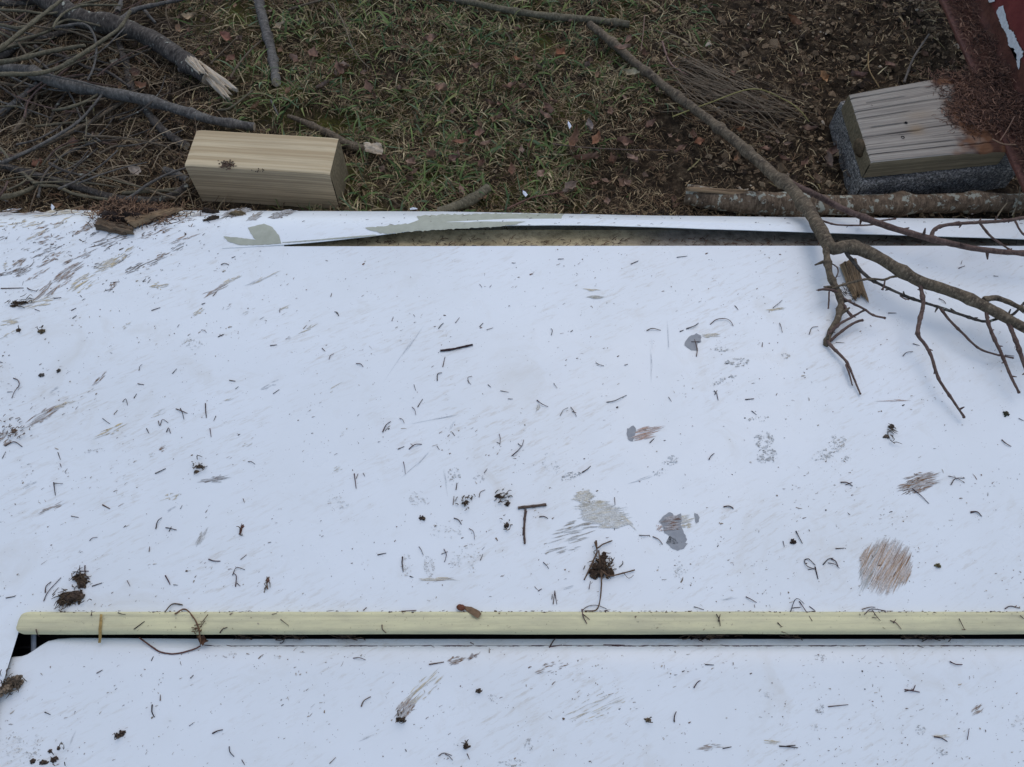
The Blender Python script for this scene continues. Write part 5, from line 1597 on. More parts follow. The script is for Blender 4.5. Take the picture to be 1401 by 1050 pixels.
# ---------------------------------------------------------------- litter on the white panel
NC = [(74, 54, 52), (88, 66, 60), (62, 48, 46), (104, 84, 72), (82, 58, 60)]
needles = {
    4: [[(285, 220), (305, 210)], [(605, 220), (640, 208)], [(803, 298), (815, 300), (825, 308)], [(870, 325), (893, 315)], [(1078, 360), (1105, 357)], [(1335, 225), (1348, 230), (1350, 242)], [(1313, 415), (1318, 402), (1332, 392)], [(1285, 370), (1297, 382)],
        [(688, 472), (706, 452)], [(555, 460), (560, 445), (568, 435)], [(708, 287), (716, 275)], [(55, 490), (75, 500), (80, 520), (62, 545), (48, 570)], [(232, 785), (242, 815)], [(10, 810), (25, 782)], [(410, 993), (440, 1010)], [(820, 590), (822, 620), (824, 648)],
        [(862, 640), (853, 660)], [(838, 690), (843, 725)], [(632, 660), (640, 680), (650, 655), (672, 668)], [(720, 610), (730, 630), (735, 655)], [(703, 612), (725, 622), (748, 630)], [(585, 690), (595, 710)], [(665, 705), (675, 690), (681, 710)], [(940, 533), (952, 523)],
        [(915, 498), (940, 502)], [(882, 38), (897, 33), (914, 38)], [(990, 823), (1005, 824), (1018, 833)], [(970, 970), (976, 986)], [(215, 905), (220, 930), (222, 957)], [(215, 908), (235, 912), (252, 910)], [(285, 1040), (315, 1045)], [(1090, 552), (1115, 535)],
        [(410, 650), (425, 662), (440, 672)], [(455, 635), (470, 617)], [(535, 570), (546, 552)], [(490, 585), (505, 575), (510, 598)], [(550, 512), (575, 516)], [(590, 110), (602, 95)], [(570, 105), (582, 93)], [(450, 108), (478, 105)], [(420, 140), (450, 135)],
        [(290, 252), (306, 240)], [(805, 195), (820, 190)], [(850, 162), (865, 145)], [(240, 830), (246, 845)], [(1320, 165), (1324, 150)], [(1116, 228), (1118, 210)], [(0, 77), (18, 77)], [(5, 132), (95, 130)], [(110, 130), (125, 140), (148, 143)], [(0, 425), (12, 428)],
        [(30, 545), (52, 544)], [(925, 10), (940, 4)], [(140, 215), (160, 222)], [(215, 172), (245, 168)], [(20, 760), (60, 745), (90, 763)], [(620, 870), (640, 862), (662, 850)]],
    5: [[(0, 228), (12, 240)], [(222, 262), (228, 245)], [(308, 236), (315, 245)], [(408, 292), (418, 280), (428, 270)], [(475, 270), (492, 248)], [(572, 285), (586, 270)], [(600, 297), (626, 289)], [(858, 318), (862, 300), (856, 292)], [(935, 305), (944, 298)], [(1238, 300), (1260, 294), (1294, 299)],
        [(425, 445), (434, 405)], [(403, 500), (405, 475), (422, 468)], [(310, 515), (318, 540)], [(325, 605), (345, 573)], [(303, 605), (314, 618), (318, 637)], [(80, 432), (98, 435), (108, 445)], [(253, 650), (266, 657), (272, 670)], [(185, 705), (200, 678), (218, 662)], [(195, 700), (212, 680)],
        [(463, 705), (473, 720)], [(402, 760), (412, 775)], [(246, 773), (272, 762)], [(290, 773), (315, 757), (342, 753)], [(268, 823), (274, 848), (276, 872)], [(72, 870), (76, 895), (80, 930)], [(80, 890), (88, 870)], [(108, 868), (115, 882)], [(590, 868), (603, 850)], [(570, 965), (575, 945), (595, 935)],
        [(478, 935), (482, 908)], [(466, 995), (470, 960)], [(650, 712), (655, 735), (652, 758)], [(640, 745), (655, 752)], [(700, 800), (725, 780), (740, 760)], [(725, 750), (740, 762), (748, 735)], [(980, 866), (1000, 855), (1014, 840)], [(605, 515), (617, 526)], [(655, 540), (688, 546)], [(685, 572), (705, 573)],
        [(530, 510), (525, 490), (542, 482)], [(524, 500), (538, 515)], [(1035, 428), (1050, 437), (1068, 441)], [(1078, 586), (1110, 582), (1135, 570), (1158, 558)], [(800, 577), (820, 595), (845, 604)], [(893, 640), (905, 620), (925, 607)], [(935, 605), (948, 625), (958, 643)], [(940, 622), (958, 628)],
        [(1325, 565), (1337, 583)], [(1150, 438), (1163, 434)], [(868, 510), (872, 520), (882, 530)], [(1250, 748), (1268, 730)], [(1110, 965), (1112, 995)], [(700, 30), (715, 31)], [(885, 15), (908, 14)], [(1175, 35), (1205, 22)], [(572, 115), (582, 128)], [(612, 127), (620, 118)], [(1370, 303), (1385, 298)], [(1358, 8), (1400, 3)]],
    6: [[(150, 275), (175, 258), (210, 255), (230, 265), (242, 282)], [(427, 270), (432, 290), (438, 308)], [(545, 315), (555, 290), (580, 284)], [(357, 365), (359, 347)], [(248, 200), (262, 217)], [(400, 210), (420, 195), (438, 178)], [(55, 293), (85, 285), (103, 270)], [(30, 305), (45, 298)],
        [(95, 403), (98, 375), (88, 335)], [(75, 345), (108, 345)], [(165, 540), (175, 550), (182, 578)], [(168, 555), (178, 538)], [(315, 620), (335, 636)], [(145, 815), (152, 802), (166, 790)], [(203, 1002), (225, 1000), (243, 1008)], [(670, 905), (695, 908), (718, 920)], [(690, 915), (716, 905)],
        [(1100, 880), (1130, 890), (1165, 907)], [(1110, 915), (1125, 892), (1165, 888)], [(955, 930), (985, 955), (1022, 990)], [(1312, 735), (1328, 752), (1350, 762)], [(1325, 398), (1362, 402)], [(918, 402), (930, 390), (958, 384)], [(958, 352), (985, 360)], [(1062, 172), (1078, 182), (1090, 193)], [(860, 230), (892, 230)],
        [(1150, 35), (1155, 20)], [(1140, 52), (1165, 42)], [(1280, 82), (1298, 84)], [(700, 1028), (708, 1035)], [(1188, 1022), (1212, 1024), (1232, 1040)], [(290, 575), (325, 572)], [(650, 347), (685, 349)], [(1380, 650), (1400, 660)]],
    7: [[(622, 100), (632, 70), (646, 55)], [(662, 95), (680, 98), (705, 104)], [(675, 110), (685, 90)], [(358, 147), (372, 136), (390, 133)], [(410, 5), (440, 20)], [(596, 190), (598, 170)], [(833, 220), (855, 228), (880, 228)], [(960, 222), (985, 202)], [(940, 330), (945, 290), (930, 275)], [(928, 285), (945, 255), (978, 262)],
        [(945, 315), (960, 328)], [(508, 305), (520, 328)], [(660, 285), (675, 310), (680, 322)], [(692, 322), (710, 324)], [(175, 388), (195, 350), (245, 293)], [(182, 355), (188, 330), (205, 310)], [(210, 362), (235, 333)], [(340, 245), (343, 280), (358, 300)], [(318, 268), (355, 268)], [(368, 328), (408, 315)],
        [(25, 375), (62, 368)], [(387, 675), (410, 662)], [(608, 800), (610, 830), (618, 850)], [(640, 785), (641, 760)], [(605, 625), (613, 608)], [(915, 967), (920, 990), (935, 1007)], [(965, 1020), (977, 1040)], [(1315, 1035), (1340, 1010)], [(755, 885), (770, 875)], [(180, 830), (203, 840)],
        [(848, 915), (870, 905), (890, 900)], [(145, 500), (152, 518), (160, 530)], [(535, 500), (578, 468)], [(1120, 460), (1135, 472), (1152, 485)], [(878, 515), (890, 500), (908, 492)], [(472, 433), (490, 440), (502, 440)], [(560, 563), (620, 562)], [(365, 445), (368, 430)], [(720, 20), (728, 5)], [(760, 695), (773, 682)],
        [(1068, 340), (1066, 310), (1075, 290)], [(1070, 155), (1082, 152)], [(245, 430), (235, 422)], [(1085, 440), (1105, 436)]],
    8: [[(470, 57), (488, 65), (500, 82)], [(530, 98), (548, 112), (552, 142)], [(330, 170), (340, 185), (348, 205)], [(265, 210), (264, 240), (268, 270)], [(165, 203), (200, 196)], [(430, 180), (440, 205), (432, 232)], [(420, 200), (445, 190)], [(575, 225), (585, 200)], [(826, 233), (838, 245), (848, 258)],
        [(865, 400), (872, 345)], [(872, 350), (880, 400)], [(1008, 340), (1014, 308)], [(1208, 125), (1230, 128), (1250, 125)], [(1262, 130), (1285, 143), (1302, 162)], [(810, 52), (828, 50), (845, 58)], [(805, 347), (820, 338)], [(980, 420), (985, 450), (1000, 478)], [(985, 440), (1012, 462)],
        [(980, 425), (1005, 408), (1040, 405), (1078, 418)], [(183, 482), (185, 500), (200, 515)], [(68, 615), (95, 614), (118, 622)], [(100, 808), (112, 785), (138, 768)], [(408, 1005), (430, 993), (462, 1003)], [(435, 998), (450, 1005), (465, 1022)], [(522, 995), (532, 1018)], [(1348, 870), (1348, 845), (1356, 828)],
        [(850, 572), (862, 552), (875, 535)], [(850, 570), (900, 562)], [(535, 552), (550, 560)], [(380, 565), (392, 572)], [(1065, 562), (1150, 563)], [(860, 380), (862, 360)], [(108, 425), (122, 412)], [(260, 428), (320, 424)], [(905, 563), (940, 565)], [(370, 640), (430, 630)]],
    9: [[(492, 108), (502, 132), (518, 158)], [(440, 148), (446, 172)], [(525, 225), (540, 220), (570, 245)], [(525, 228), (535, 250), (568, 260)], [(568, 250), (580, 300)], [(540, 262), (568, 258)], [(600, 242), (618, 222), (640, 216)], [(620, 235), (645, 242), (665, 256)], [(632, 220), (648, 228), (660, 250)],
        [(292, 370), (312, 382), (335, 393)], [(85, 410), (100, 415), (125, 422)], [(470, 430), (485, 385), (500, 380), (525, 398)], [(505, 388), (530, 428), (557, 467)], [(475, 415), (510, 412)], [(545, 408), (568, 425)], [(755, 420), (785, 412), (808, 412)], [(765, 440), (790, 420), (848, 425)], [(797, 425), (810, 448), (828, 465)], [(795, 452), (815, 455)],
        [(868, 465), (890, 475), (912, 500)], [(880, 475), (890, 460)], [(1142, 457), (1152, 485), (1165, 503)], [(1325, 418), (1345, 408), (1385, 416)], [(1385, 445), (1400, 458)], [(175, 440), (185, 465), (190, 487)], [(182, 470), (190, 440)], [(418, 473), (435, 490)], [(925, 740), (955, 745), (985, 750)], [(958, 745), (968, 722)], [(925, 748), (962, 738)],
        [(85, 733), (98, 712), (110, 704)], [(5, 865), (8, 845), (14, 828)], [(1043, 928), (1070, 933), (1095, 947)], [(1175, 940), (1176, 915), (1182, 895)], [(425, 965), (460, 968), (500, 972)], [(455, 965), (490, 962)], [(205, 12), (225, 10), (243, 20)], [(1188, 35), (1212, 32), (1233, 50)], [(650, 178), (685, 176)], [(95, 535), (122, 550)], [(435, 510), (470, 520)],
        [(1105, 628), (1125, 640), (1155, 640)], [(130, 640), (165, 642)], [(975, 565), (1000, 572)], [(620, 808), (700, 800)], [(200, 975), (235, 968)], [(795, 205), (800, 215)], [(820, 245), (835, 243)], [(880, 290), (890, 270)]],
}
count = 0
for z, lst in needles.items():
    for q in lst:
        px = Z(z, q)
        mb = MB()
        bow = rng.uniform(.0006, .0022)
        L = sum(math.hypot(px[k + 1][0] - px[k][0], px[k + 1][1] - px[k][1]) for k in range(len(px) - 1))
        r = rng.uniform(.00045, .0008) * min(1.15, .65 + L / 30)
        m = len(px)
        lf = [.0009 + (bow if 0 < k < m - 1 else 0) for k in range(m)]
        P_ = [on(x, y, l) for (x, y), l in zip(px, lf)]
        mb.tube(P_, np.linspace(1, .6, m) * r, 5, lin(NC[rng.integers(5)]) * rng.uniform(.75, 1.2), step=.0022, rough=.15)
        o = mb.build('needle_twig', M['bits'])
        py = px[0][1]
        if 836 < py < 870:
            tag(o, 'dry needle lying on the cream trim rail', 'needle', 'needles on the cream rail')
        elif py >= 870:
            tag(o, 'dry needle lying on the white door below the cream rail', 'needle', 'needles on the door')
        else:
            tag(o, 'dry curved brown needle lying on the white panel above the rail', 'needle', 'needles on the panel')
        count += 1
print('needles', count)

# crumbs and specks too small to pick apart, dragged toward the upper right
def specks(n, region, nm, lab, dens, Lr=(1.2, 6.0), cols=None, along=None):
    mb = MB()
    Ps, Hs, Ls, Ws = [], [], [], []
    tries = 0
    while len(Ps) < n and tries < n * 6:
        tries += 1
        x, y = rng.uniform(region[0], region[2]), rng.uniform(region[1], region[3])
        if rng.random() > dens(x, y):
            continue
        p = on(x, y, .0004)
        Ps.append(p)
        sc = .00088 * (1 + .35 * (850 - y) / 560)
        dirn = math.radians(28) * smooth(1300, 200, x) + math.radians(14)
        Hs.append(rng.normal(0, along) if along else dirn + rng.normal(0, .3) if rng.random() < .72 else rng.uniform(0, 6.28))
        l = rng.gamma(1.0, 1.6) + Lr[0] * .8
        Ls.append(min(l, Lr[1] * 1.6) * sc)
        Ws.append((.32 + rng.gamma(1.2, .34)) * sc)
    n = len(Ps)
    Ps = np.array(Ps)
    mb.ribbons(Ps, np.array(Hs), np.array(Ls), np.array(Ws), rng.normal(0, .5, n), np.zeros(n), np.full(n, .0006), np.zeros(n), pick(n, cols or [(104, 84, 66), (66, 54, 46), (138, 120, 100), (170, 158, 140), (120, 92, 72)], [2.2, 1.2, 3, 5, 2.5], .2), 2, None, .7)
    return stuff(tag(mb.build(nm, M['bits']), lab, 'specks'))


def d_panel(x, y):
    d = .30 + .55 * smooth(420, 0, x) + .35 * smooth(520, 800, x) * smooth(560, 680, y)
    return d * (.12 + smooth(-.1, .6, fbm(x / 55, y / 55, N2, 3))) * 1.2


specks(1900, (-200, 342, 1600, 832), 'dirt_specks', 'fine brown dirt specks scattered over the white panel', d_panel)
specks(260, (0, 300, 460, 420), 'bark_specks', 'thick sprinkle of bark bits at the panel upper left corner', lambda x, y: smooth(420, 60, x) * smooth(430, 310, y) * (1 if x < 300 or y > 340 else 0), (2, 9), [(84, 66, 54), (60, 48, 42), (110, 88, 70)][:3] + [(96, 80, 64), (70, 56, 46)])
specks(900, (-100, 888, 1600, 1120), 'door_specks', 'fine dirt specks scattered over the white door', lambda x, y: .8 * smooth(-.5, .4, fbm(x / 60, y / 60, N1, 3)))
specks(90, (40, 838, 1500, 866), 'rail_specks', 'dirt specks on the cream trim rail', lambda x, y: .7)
specks(260, (40, 836, 1500, 838.5), 'rail_edge_needles', 'needle bits caught along the far side of the cream rail', lambda x, y: .3 + smooth(-.1, .3, fbm(x / 30, 3.3, N1, 2)), (2, 9), [(80, 58, 54), (98, 74, 66), (66, 48, 46)] + [(74, 54, 50), (110, 88, 76)], along=.12)
# strip and gutter
mb = MB()
n = 300
Ps = np.array([strip_pt(rng.uniform(400, 1401), rng.uniform(291, 308), .0006) for _ in range(90)])
mb.ribbons(Ps, rng.normal(.15, .35, 90), rng.gamma(1.6, .0022, 90) + .0015, rng.uniform(.0006, .0013, 90), rng.normal(0, .4, 90), np.zeros(90), np.full(90, .0005), np.zeros(90), pick(90, [(110, 100, 96), (80, 70, 64), (140, 134, 128)], [1, 1, 1]), 2, None, .6)
xg2 = rng.uniform(at(480, 330, .1)[0], 1.1, 330)
gy2 = Y_CHAN + rng.uniform(.002, .03, 330)
gt = (gy2 - Y_CHAN + .003) / .052
gz2 = z_panel(xg2, np.full_like(xg2, Y_CHAN)) - .003 - .014 * np.sin(gt * math.pi * .62) + .0012
mb.ribbons(np.stack([xg2, gy2, gz2], -1), rng.normal(.1, .7, 330), rng.uniform(.004, .014, 330), rng.uniform(.0007, .0014, 330), rng.normal(0, .7, 330), np.zeros(330), np.full(330, .001), np.zeros(330), pick(330, [(86, 62, 48), (66, 50, 42), (110, 80, 60)], [2, 2, 1]), 2, None, .5)
stuff(tag(mb.build('gutter_needles', M['bits']), 'needles collected in the torn gutter and on the bent strip', 'needles'))
# seam and under-rail nests
mb = MB()
n = 260
xs2 = rng.uniform(x0r + .16, 1.2, n)
sy2 = np.full(n, y_seam + .0004)
mb.ribbons(np.stack([xs2, sy2, np.full(n, .1022)], -1), rng.choice([0, math.pi], n) + rng.normal(0, .08, n), rng.uniform(.004, .018, n), rng.uniform(.0006, .0013, n), rng.normal(0, .2, n), np.zeros(n), np.full(n, .0006), np.zeros(n), pick(n, [(78, 62, 70), (96, 78, 78), (84, 60, 56)], [1, 1, 1]), 2, None, .4)
stuff(tag(mb.build('seam_needles', M['bits']), 'needle bits lodged along the seam of the white door', 'needles'))


def nest(px, py, wx, n, label, lift=.0):
    mb = MB()
    for _ in range(n):
        x, y = px + rng.normal(0, wx * .28), py + rng.normal(0, 2.2)
        z = rng.uniform(.084, .104) + lift
        p = at(x, y, z)
        a = rng.normal(0, .5) + rng.choice([0, math.pi])
        l = rng.uniform(.006, .016)
        q = p + np.array([math.cos(a) * l, math.sin(a) * l * .6, rng.normal(0, .002)])
        mb.tube([p, (p + q) / 2 + rng.normal(0, .0012, 3), q], .0006, 4, lin([(74, 60, 50), (96, 78, 62), (54, 44, 40)][rng.integers(3)]), caps=False, step=.004)
    return tag(mb.build('needle_nest', M['bits']), label, 'needle clump')


nest(967, 870, 48, 90, 'dark needle clump packed under the rail right of centre')
nest(1268, 870, 52, 100, 'dark needle clump packed under the rail near the right end')
nest(472, 871, 22, 50, 'small dark needle clump under the rail left of the winged seed')
nest(396, 870, 46, 46, 'thin dark needle clump under the rail between vine and small clump')
nest(330, 873, 12, 20, 'tiny needle wad under the rail beside the vine')
nest(1075, 868, 30, 26, 'thin needle wad under the rail between the two large clumps')

# lumps, seeds, sticks with a look of their own
def clump(px, py, blobs, n, label, spread, rcol=(70, 58, 48), fibre=(96, 80, 62), flen=.014, name='moss_clump', ang=None):
    mb = MB()
    for dx, dy, rx, ry, rz in blobs:
        c0 = on(px + dx, py + dy, 0)
        mb.blob(c0 + [0, 0, rz * .3], (rx * .72, ry * .72, rz * .7), lin(rcol), 10, .5, 3.0)
        for _k in range(int(14 + rx * 900)):
            a_, q_ = rng.uniform(0, 6.283), math.sqrt(rng.random())
            h_ = rz * (1 - q_ * q_) * rng.uniform(.3, 1.1)
            sr = rng.uniform(.10, .32) * min(rx, ry, .008) + .0003
            mb.blob(c0 + [math.cos(a_) * q_ * rx * 1.05, math.sin(a_) * q_ * ry * 1.05, h_ + sr * .3], np.array([sr * rng.uniform(.8, 2), sr, sr * .8]), lin(rcol) * rng.uniform(.6, 1.7), 5, .4, 2, rng.uniform(0, 3))
    for _ in range(n):
        p = on(px + rng.normal(0, spread[0]), py + rng.normal(0, spread[1]), rng.uniform(.0008, .006))
        a = rng.uniform(0, 6.283) if ang is None else math.radians(ang) + rng.normal(0, .6)
        l = rng.uniform(.3, 1) * flen
        q = p + np.array([math.cos(a) * l, math.sin(a) * l, rng.normal(0, .001)])
        q[2] = max(q[2], float(z_panel(q[0], q[1])) + .0005)
        mb.tube([p, (p + q) / 2 + np.append(rng.normal(0, .0015, 2), .001), q], np.array([.0006, .0006, .0003]), 4, lin(fibre) * rng.uniform(.5, 1.2), caps=False, step=.003)
    return tag(mb.build(name, M['bits']), label, 'clump')


clump(98, 818, [(0, 0, .016, .009, .006), (8, -4, .009, .006, .005), (-10, 5, .008, .005, .003)], 70, 'larger dark moss clump above the left end of the cream rail', (9, 5), flen=.013, ang=215)
clump(110, 792, [(-2, -2, .006, .005, .004), (4, 6, .008, .006, .004)], 36, 'smaller dark moss clump just above the larger one', (6, 6), flen=.012)
root = clump(824, 776, [(-1, -4, .007, .010, .008), (-9, 9, .010, .006, .005), (5, 8, .012, .006, .005), (2, -14, .004, .006, .004), (-4, 2, .010, .008, .007)], 70, 'dark root clump with a long stem above the cream rail', (9, 7), rcol=(66, 52, 40), fibre=(104, 84, 64), flen=.012, name='root_clump')
for px, r in ((Z(8, [(1045, 190), (1050, 230), (1055, 280), (1056, 330), (1050, 390), (1035, 425), (990, 428)]), .0011), (Z(8, [(1055, 270), (1090, 290), (1130, 282), (1190, 265)]), .0012), (Z(8, [(1030, 155), (1040, 180), (1060, 165), (1100, 148)]), .0012), (Z(8, [(1040, 195), (1010, 260), (988, 305)]), .0012), (Z(8, [(1035, 150), (1040, 200)]), .0013), (Z(8, [(1140, 275), (1165, 300), (1185, 285)]), .0004)):
    mb = MB()
    m = len(px)
    mb.tube(over(px, [.006, .005, .003]), np.linspace(1, .7, m) * r, 6, lin(104, 82, 64), rough=.15, step=.003)
    mb.build('stem', M['bits'], root)
clump(15, 937, [(0, 0, .011, .008, .006), (8, -4, .010, .006, .005), (-10, 8, .008, .006, .004)], 40, 'grey brown bark clod at the door gap in the lower left', (9, 7), rcol=(108, 94, 78), fibre=(92, 80, 66), flen=.010, name='bark_clod')
clump(686, 682, [(-4, -2, .0055, .003, .003), (8, 8, .0035, .003, .003)], 22, 'small dark crumb pair left of the T shaped twig', (7, 5), flen=.009, name='soil_crumb', ang=30)
clump(637, 688, [(0, 0, .003, .003, .002)], 26, 'scattered dark crumb patch left of the crumb pair', (7, 6), flen=.006, name='soil_crumb')
clump(693, 720, [(0, -1, .003, .004, .0025)], 7, 'tiny dark crumb left of the T shaped twig stem', (3, 4), flen=.006, name='soil_crumb')
clump(578, 710, [(0, 0, .0042, .0028, .0022)], 3, 'single dark bark crumb right of centre left panel', (3, 2), flen=.005, name='soil_crumb', ang=20)
clump(272, 641, [(2, -2, .007, .0028, .003), (-3, 5, .004, .002, .002)], 14, 'shredded bark bit standing out on the left panel', (5, 5), rcol=(84, 70, 54), flen=.010, name='bark_bit', ang=60)
clump(330, 725, [(0, 0, .0022, .0085, .0022)], 3, 'slim upright brown bark bit on the left panel', (1, 4), rcol=(92, 64, 54), flen=.007, name='bark_bit', ang=70)
clump(367, 797, [(0, -3, .0022, .004, .0018)], 6, 'small forked brown bit above the rail left of the vine', (2, 5), rcol=(96, 72, 60), flen=.009, name='bark_bit', ang=-80)
clump(162, 1006, [(0, 0, .0045, .003, .003), (5, -3, .004, .003, .003)], 3, 'pair of small soil lumps on the lower left door', (4, 2), flen=.004, name='soil_crumb')
clump(75, 1032, [(-15, 12, .004, .003, .002), (0, 8, .004, .003, .002), (-30, 10, .003, .0025, .002), (6, -8, .002, .002, .0015), (-6, -4, .002, .002, .0015)], 8, 'crumbled soil patch at the bottom left of the door', (9, 9), flen=.007, name='soil_crumb', ang=50)
clump(550, 982, [(-4, 2, .003, .003, .002), (2, 3, .0035, .003, .0025)], 8, 'dark soil crumbs at the foot of the brown smear on the door', (6, 5), flen=.006, name='soil_crumb')
clump(638, 1020, [(1, 2, .004, .003, .0025)], 6, 'dark torn bud with a curved stem on the lower door', (3, 4), flen=.008, name='bud')
clump(655, 945, [(0, 0, .003, .003, .002)], 3, 'small dark triangular crumb on the door below the rail', (2, 2), flen=.005, name='soil_crumb')
clump(886, 986, [(0, 0, .0035, .0025, .002)], 2, 'tiny tan crumb on the lower door right of centre', (2, 2), rcol=(100, 86, 66), flen=.004, name='soil_crumb')
clump(1085, 742, [(0, 0, .0034, .0034, .003)], 2, 'round dark seed left of the round brown scrape', (1, 1), rcol=(56, 44, 38), flen=.004, name='seed')
clump(1376, 567, [(0, 0, .0038, .0038, .0038)], 1, 'round dark green seed by the tip of the hanging twig', (1, 1), rcol=(62, 62, 46), flen=.003, name='seed')
clump(1283, 774, [(0, 0, .0032, .003, .003)], 2, 'round olive seed right of the round brown scrape', (1, 1), rcol=(98, 92, 62), flen=.004, name='seed')
clump(1216, 590, [(3, -6, .004, .003, .003), (-4, 8, .005, .0028, .002)], 14, 'dried forked flower stalk on the right panel below the twigs', (4, 8), rcol=(92, 80, 68), flen=.014, name='dried_flower', ang=-60)
clump(20, 590, [(0, 0, .004, .003, .002)], 40, 'brown crumbly patch at the left margin of the panel', (10, 8), rcol=(120, 100, 84), fibre=(112, 90, 74), flen=.006, name='soil_crumb', ang=40)
clump(55, 515, [(2, -1, .0042, .003, .003)], 1, 'grey pebble like crumb on the left panel', (1, 1), rcol=(92, 86, 80), flen=.003, name='soil_crumb')
clump(81, 508, [(0, 0, .003, .0028, .0025)], 1, 'second grey crumb on the left panel near the pebble like one', (1, 1), rcol=(84, 76, 68), flen=.003, name='soil_crumb')
clump(58, 454, [(0, 0, .006, .004, .003)], 8, 'olive brown bark fleck on the upper left panel', (4, 3), rcol=(112, 98, 74), flen=.007, name='bark_bit', ang=40)
clump(26, 452, [(0, 0, .003, .003, .002)], 4, 'small dark crumb at the upper left panel beside the bark fleck', (2, 2), flen=.006, name='soil_crumb', ang=60)
clump(28, 415, [(0, 0, .014, .0034, .003), (-8, 4, .006, .003, .002)], 24, 'dark bark splinter on the panel at the upper left margin', (9, 3), rcol=(74, 62, 50), flen=.012, name='bark_bit', ang=18)

# stick and T twig
def panel_stick(px, r, c, name, label, cat, lift=None, parent=None, rough=.15, mat='bits'):
    mb = MB()
    lift = lift or [r * .9]
    mb.tube(over(px, lift), np.linspace(1, .85, len(px)) * r, 7, lin(c), rough=rough, step=.003, knob=.015)
    o = mb.build(name, M[mat], parent)
    return o if parent else tag(o, label, cat)


panel_stick(Z(5, [(415, 381), (460, 376), (500, 367), (545, 357)]), .0017, (70, 54, 52), 'twig', 'short straight dark twig alone in the middle of the panel', 'twig')
tt_ = panel_stick(Z(5, [(725, 1008), (770, 1003), (838, 995)]), .0021, (98, 82, 70), 'twig', 'T shaped brown twig above the rail near the tan smear', 'twig')
panel_stick(Z(8, [(755, 22), (752, 60), (750, 110), (752, 160)]), .0016, (92, 76, 68), 'side_twig', None, None, parent=tt_)
panel_stick(Z(8, [(760, 28), (748, 90), (744, 125)]), .0008, (84, 66, 60), 'side_twig', None, None, parent=tt_)

# winged seed on the rail edge
sd_ = MB()
p = on(*Z(8, [(497, 415)])[0], .004)
sd_.blob(p, (.0062, .0042, .0034), lin(112, 70, 52), 10, .12, 1.5, math.radians(-10))
seed = sd_.build('winged_seed', M['bits'])
tag(seed, 'brown winged maple seed on the far edge of the cream rail', 'seed')
wq = np.array([on(x, y, .003) for x, y in Z(8, [(510, 408), (540, 412), (572, 428), (580, 440), (566, 458), (545, 446), (515, 424)])])
wc = wq.mean(0) + [0, 0, .0008]
k = np.arange(7)
MB().add(np.vstack([wq, wc]), None, np.stack([np.roll(k, -1), k, np.full(7, 7)], -1), col=lin(118, 94, 70)).build('wing', M['leaf'], seed)

# straw folded over the rail
mb = MB()
sp = [on(139, 841, .0012), on(138.5, 852, .0012), on(137.5, 862, .0014), at(137, 872, .118), at(136, 880, .112)]
C_ = np.array(sp)
w = np.array([.0016, .0019, .002, .0019, .0017])
mb.grid(np.stack([C_ - w[:, None] * [1, 0, 0], C_ + [0, 0, .0007], C_ + w[:, None] * [1, 0, 0]], 1), col=lin(166, 138, 84))
tag(mb.build('straw_blade', M['bits']), 'tan straw blade folded over the cream rail near its left end', 'straw')

# dry vine hanging over the rail
mb = MB()
mb.tube([on(*q, .002) for q in Z(7, [(700, 440), (740, 420), (775, 455), (792, 490)])] + [at(*Z(7, [(798, 530)])[0], .122), at(*Z(7, [(800, 560)])[0], .114)], .0010, 5, lin(112, 84, 62), rough=.15, step=.003)
mb.tube([at(*q, .108) for q in Z(7, [(800, 565), (770, 580), (700, 597), (640, 590), (600, 565), (555, 533)])], .0010, 5, lin(104, 72, 62), rough=.15, step=.003)
mb.tube([on(*q, .002) for q in Z(7, [(660, 432), (690, 400), (730, 403)])], .0009, 5, lin(96, 82, 68), step=.003)
for _ in range(16):
    p = on(*Z(7, [(790 + rng.normal(0, 10), 500 + rng.normal(0, 22))])[0], .0015)
    q = p + np.append(rng.normal(0, .004, 2), rng.uniform(0, .002))
    mb.tube([p, q], .0006, 4, lin(110, 86, 62), caps=False, step=.003)
vine = mb.build('dry_vine', M['bits'])
tag(vine, 'dry brown vine stem looped over the cream rail at left', 'vine')
P, c = leaf_mesh(.011, .014, .9, .4, lin(112, 84, 66))
p = at(*Z(7, [(815, 545)])[0], .108)
MB().grid(P + p, col=c.reshape(-1, 3)).build('withered_leaf', M['leaf'], vine)

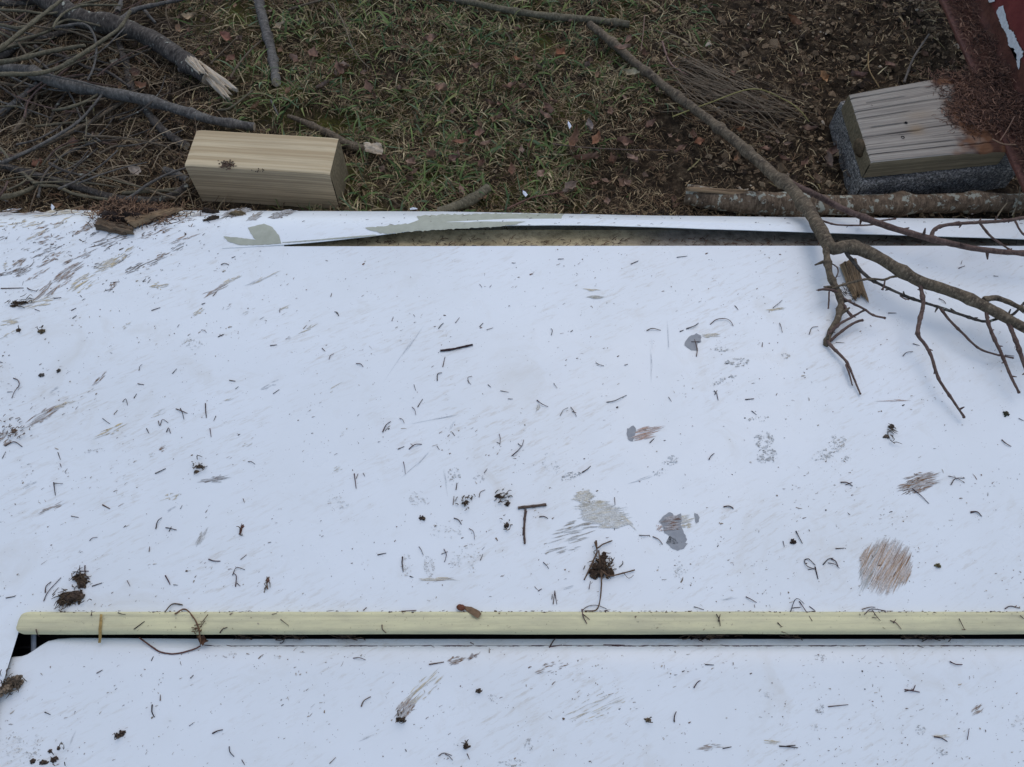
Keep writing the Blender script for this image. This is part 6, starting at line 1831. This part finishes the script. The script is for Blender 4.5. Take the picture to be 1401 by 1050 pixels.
# bark pile spilling over the far left edge
pile_px = (185, 296)
o = chip([(134, 316), (140, 303), (186, 313), (176, 324)], (.002,), .012, 'rotten_dark', 'bark_piece', .006, (24, 14))
tag(o, 'dark layered bark chunk at the far left edge of the panel', 'bark')
o = chip([(176, 306), (184, 315), (248, 293), (238, 291)], (.006,), .010, 'rotten', 'bark_piece', .005, (26, 10))
tag(o, 'long tan splinter of rotten wood on the bark chunk', 'bark')
mb = MB()
for _ in range(1100):
    x, y = 186 + rng.normal(0, 28), 292 + rng.normal(0, 8)
    if y > 311:
        continue
    p = on(x, max(y, 287), .024 * math.exp(-((x - 172) / 24) ** 2) * rng.random() + .006 * rng.random())
    a = rng.uniform(0, 6.283)
    l = rng.uniform(.006, .02)
    q = p + np.array([math.cos(a) * l, math.sin(a) * l, rng.normal(0, .003)])
    mb.tube([p, (p + q) / 2 + rng.normal(0, .002, 3), q], .0007, 3, lin([(126, 98, 76), (92, 70, 54), (150, 120, 94), (60, 46, 38)][rng.integers(4)]), caps=False, step=.006)
mb.blob(on(170, 301, .004), (.034, .014, .012), lin(52, 42, 36), 16, .35, 2.5)
mb.blob(on(203, 293, .002), (.038, .009, .008), lin(58, 46, 40), 14, .35, 2.5)
stuff(tag(mb.build('needle_pile', M['bits']), 'mound of brown needles behind the bark chunk on the panel edge', 'needles'))
for x, y, rx, ry, rz, c, lab in [(288, 289, .014, .005, .006, (60, 50, 40), 'dark rotten wood lump at the foot of the pine block'), (290, 298, .012, .004, .005, (76, 64, 52), 'crumbled wood lump just below the rotten lump at the block'), (325, 291, .012, .005, .005, (124, 108, 82), 'tan rotten wood lump on the panel edge below the pine block')]:
    mb = MB()
    fs_ = strip_pt if x > 312 else on
    mb.blob(fs_(x, y + 2, rz * .3), (rx, ry, rz), lin(c), 12, .5, 3.2, rng.normal(0, .4))
    for _ in range(16):
        p = fs_(x + rng.normal(0, 6), y + 2 + rng.normal(0, 1.5), .002)
        q = p + np.append(rng.normal(0, .003, 2), .001)
        mb.tube([p, q], .0005, 4, lin(c) * rng.uniform(.6, 1.2), caps=False, step=.004)
    tag(mb.build('wood_lump', M['bits']), lab, 'wood lump')
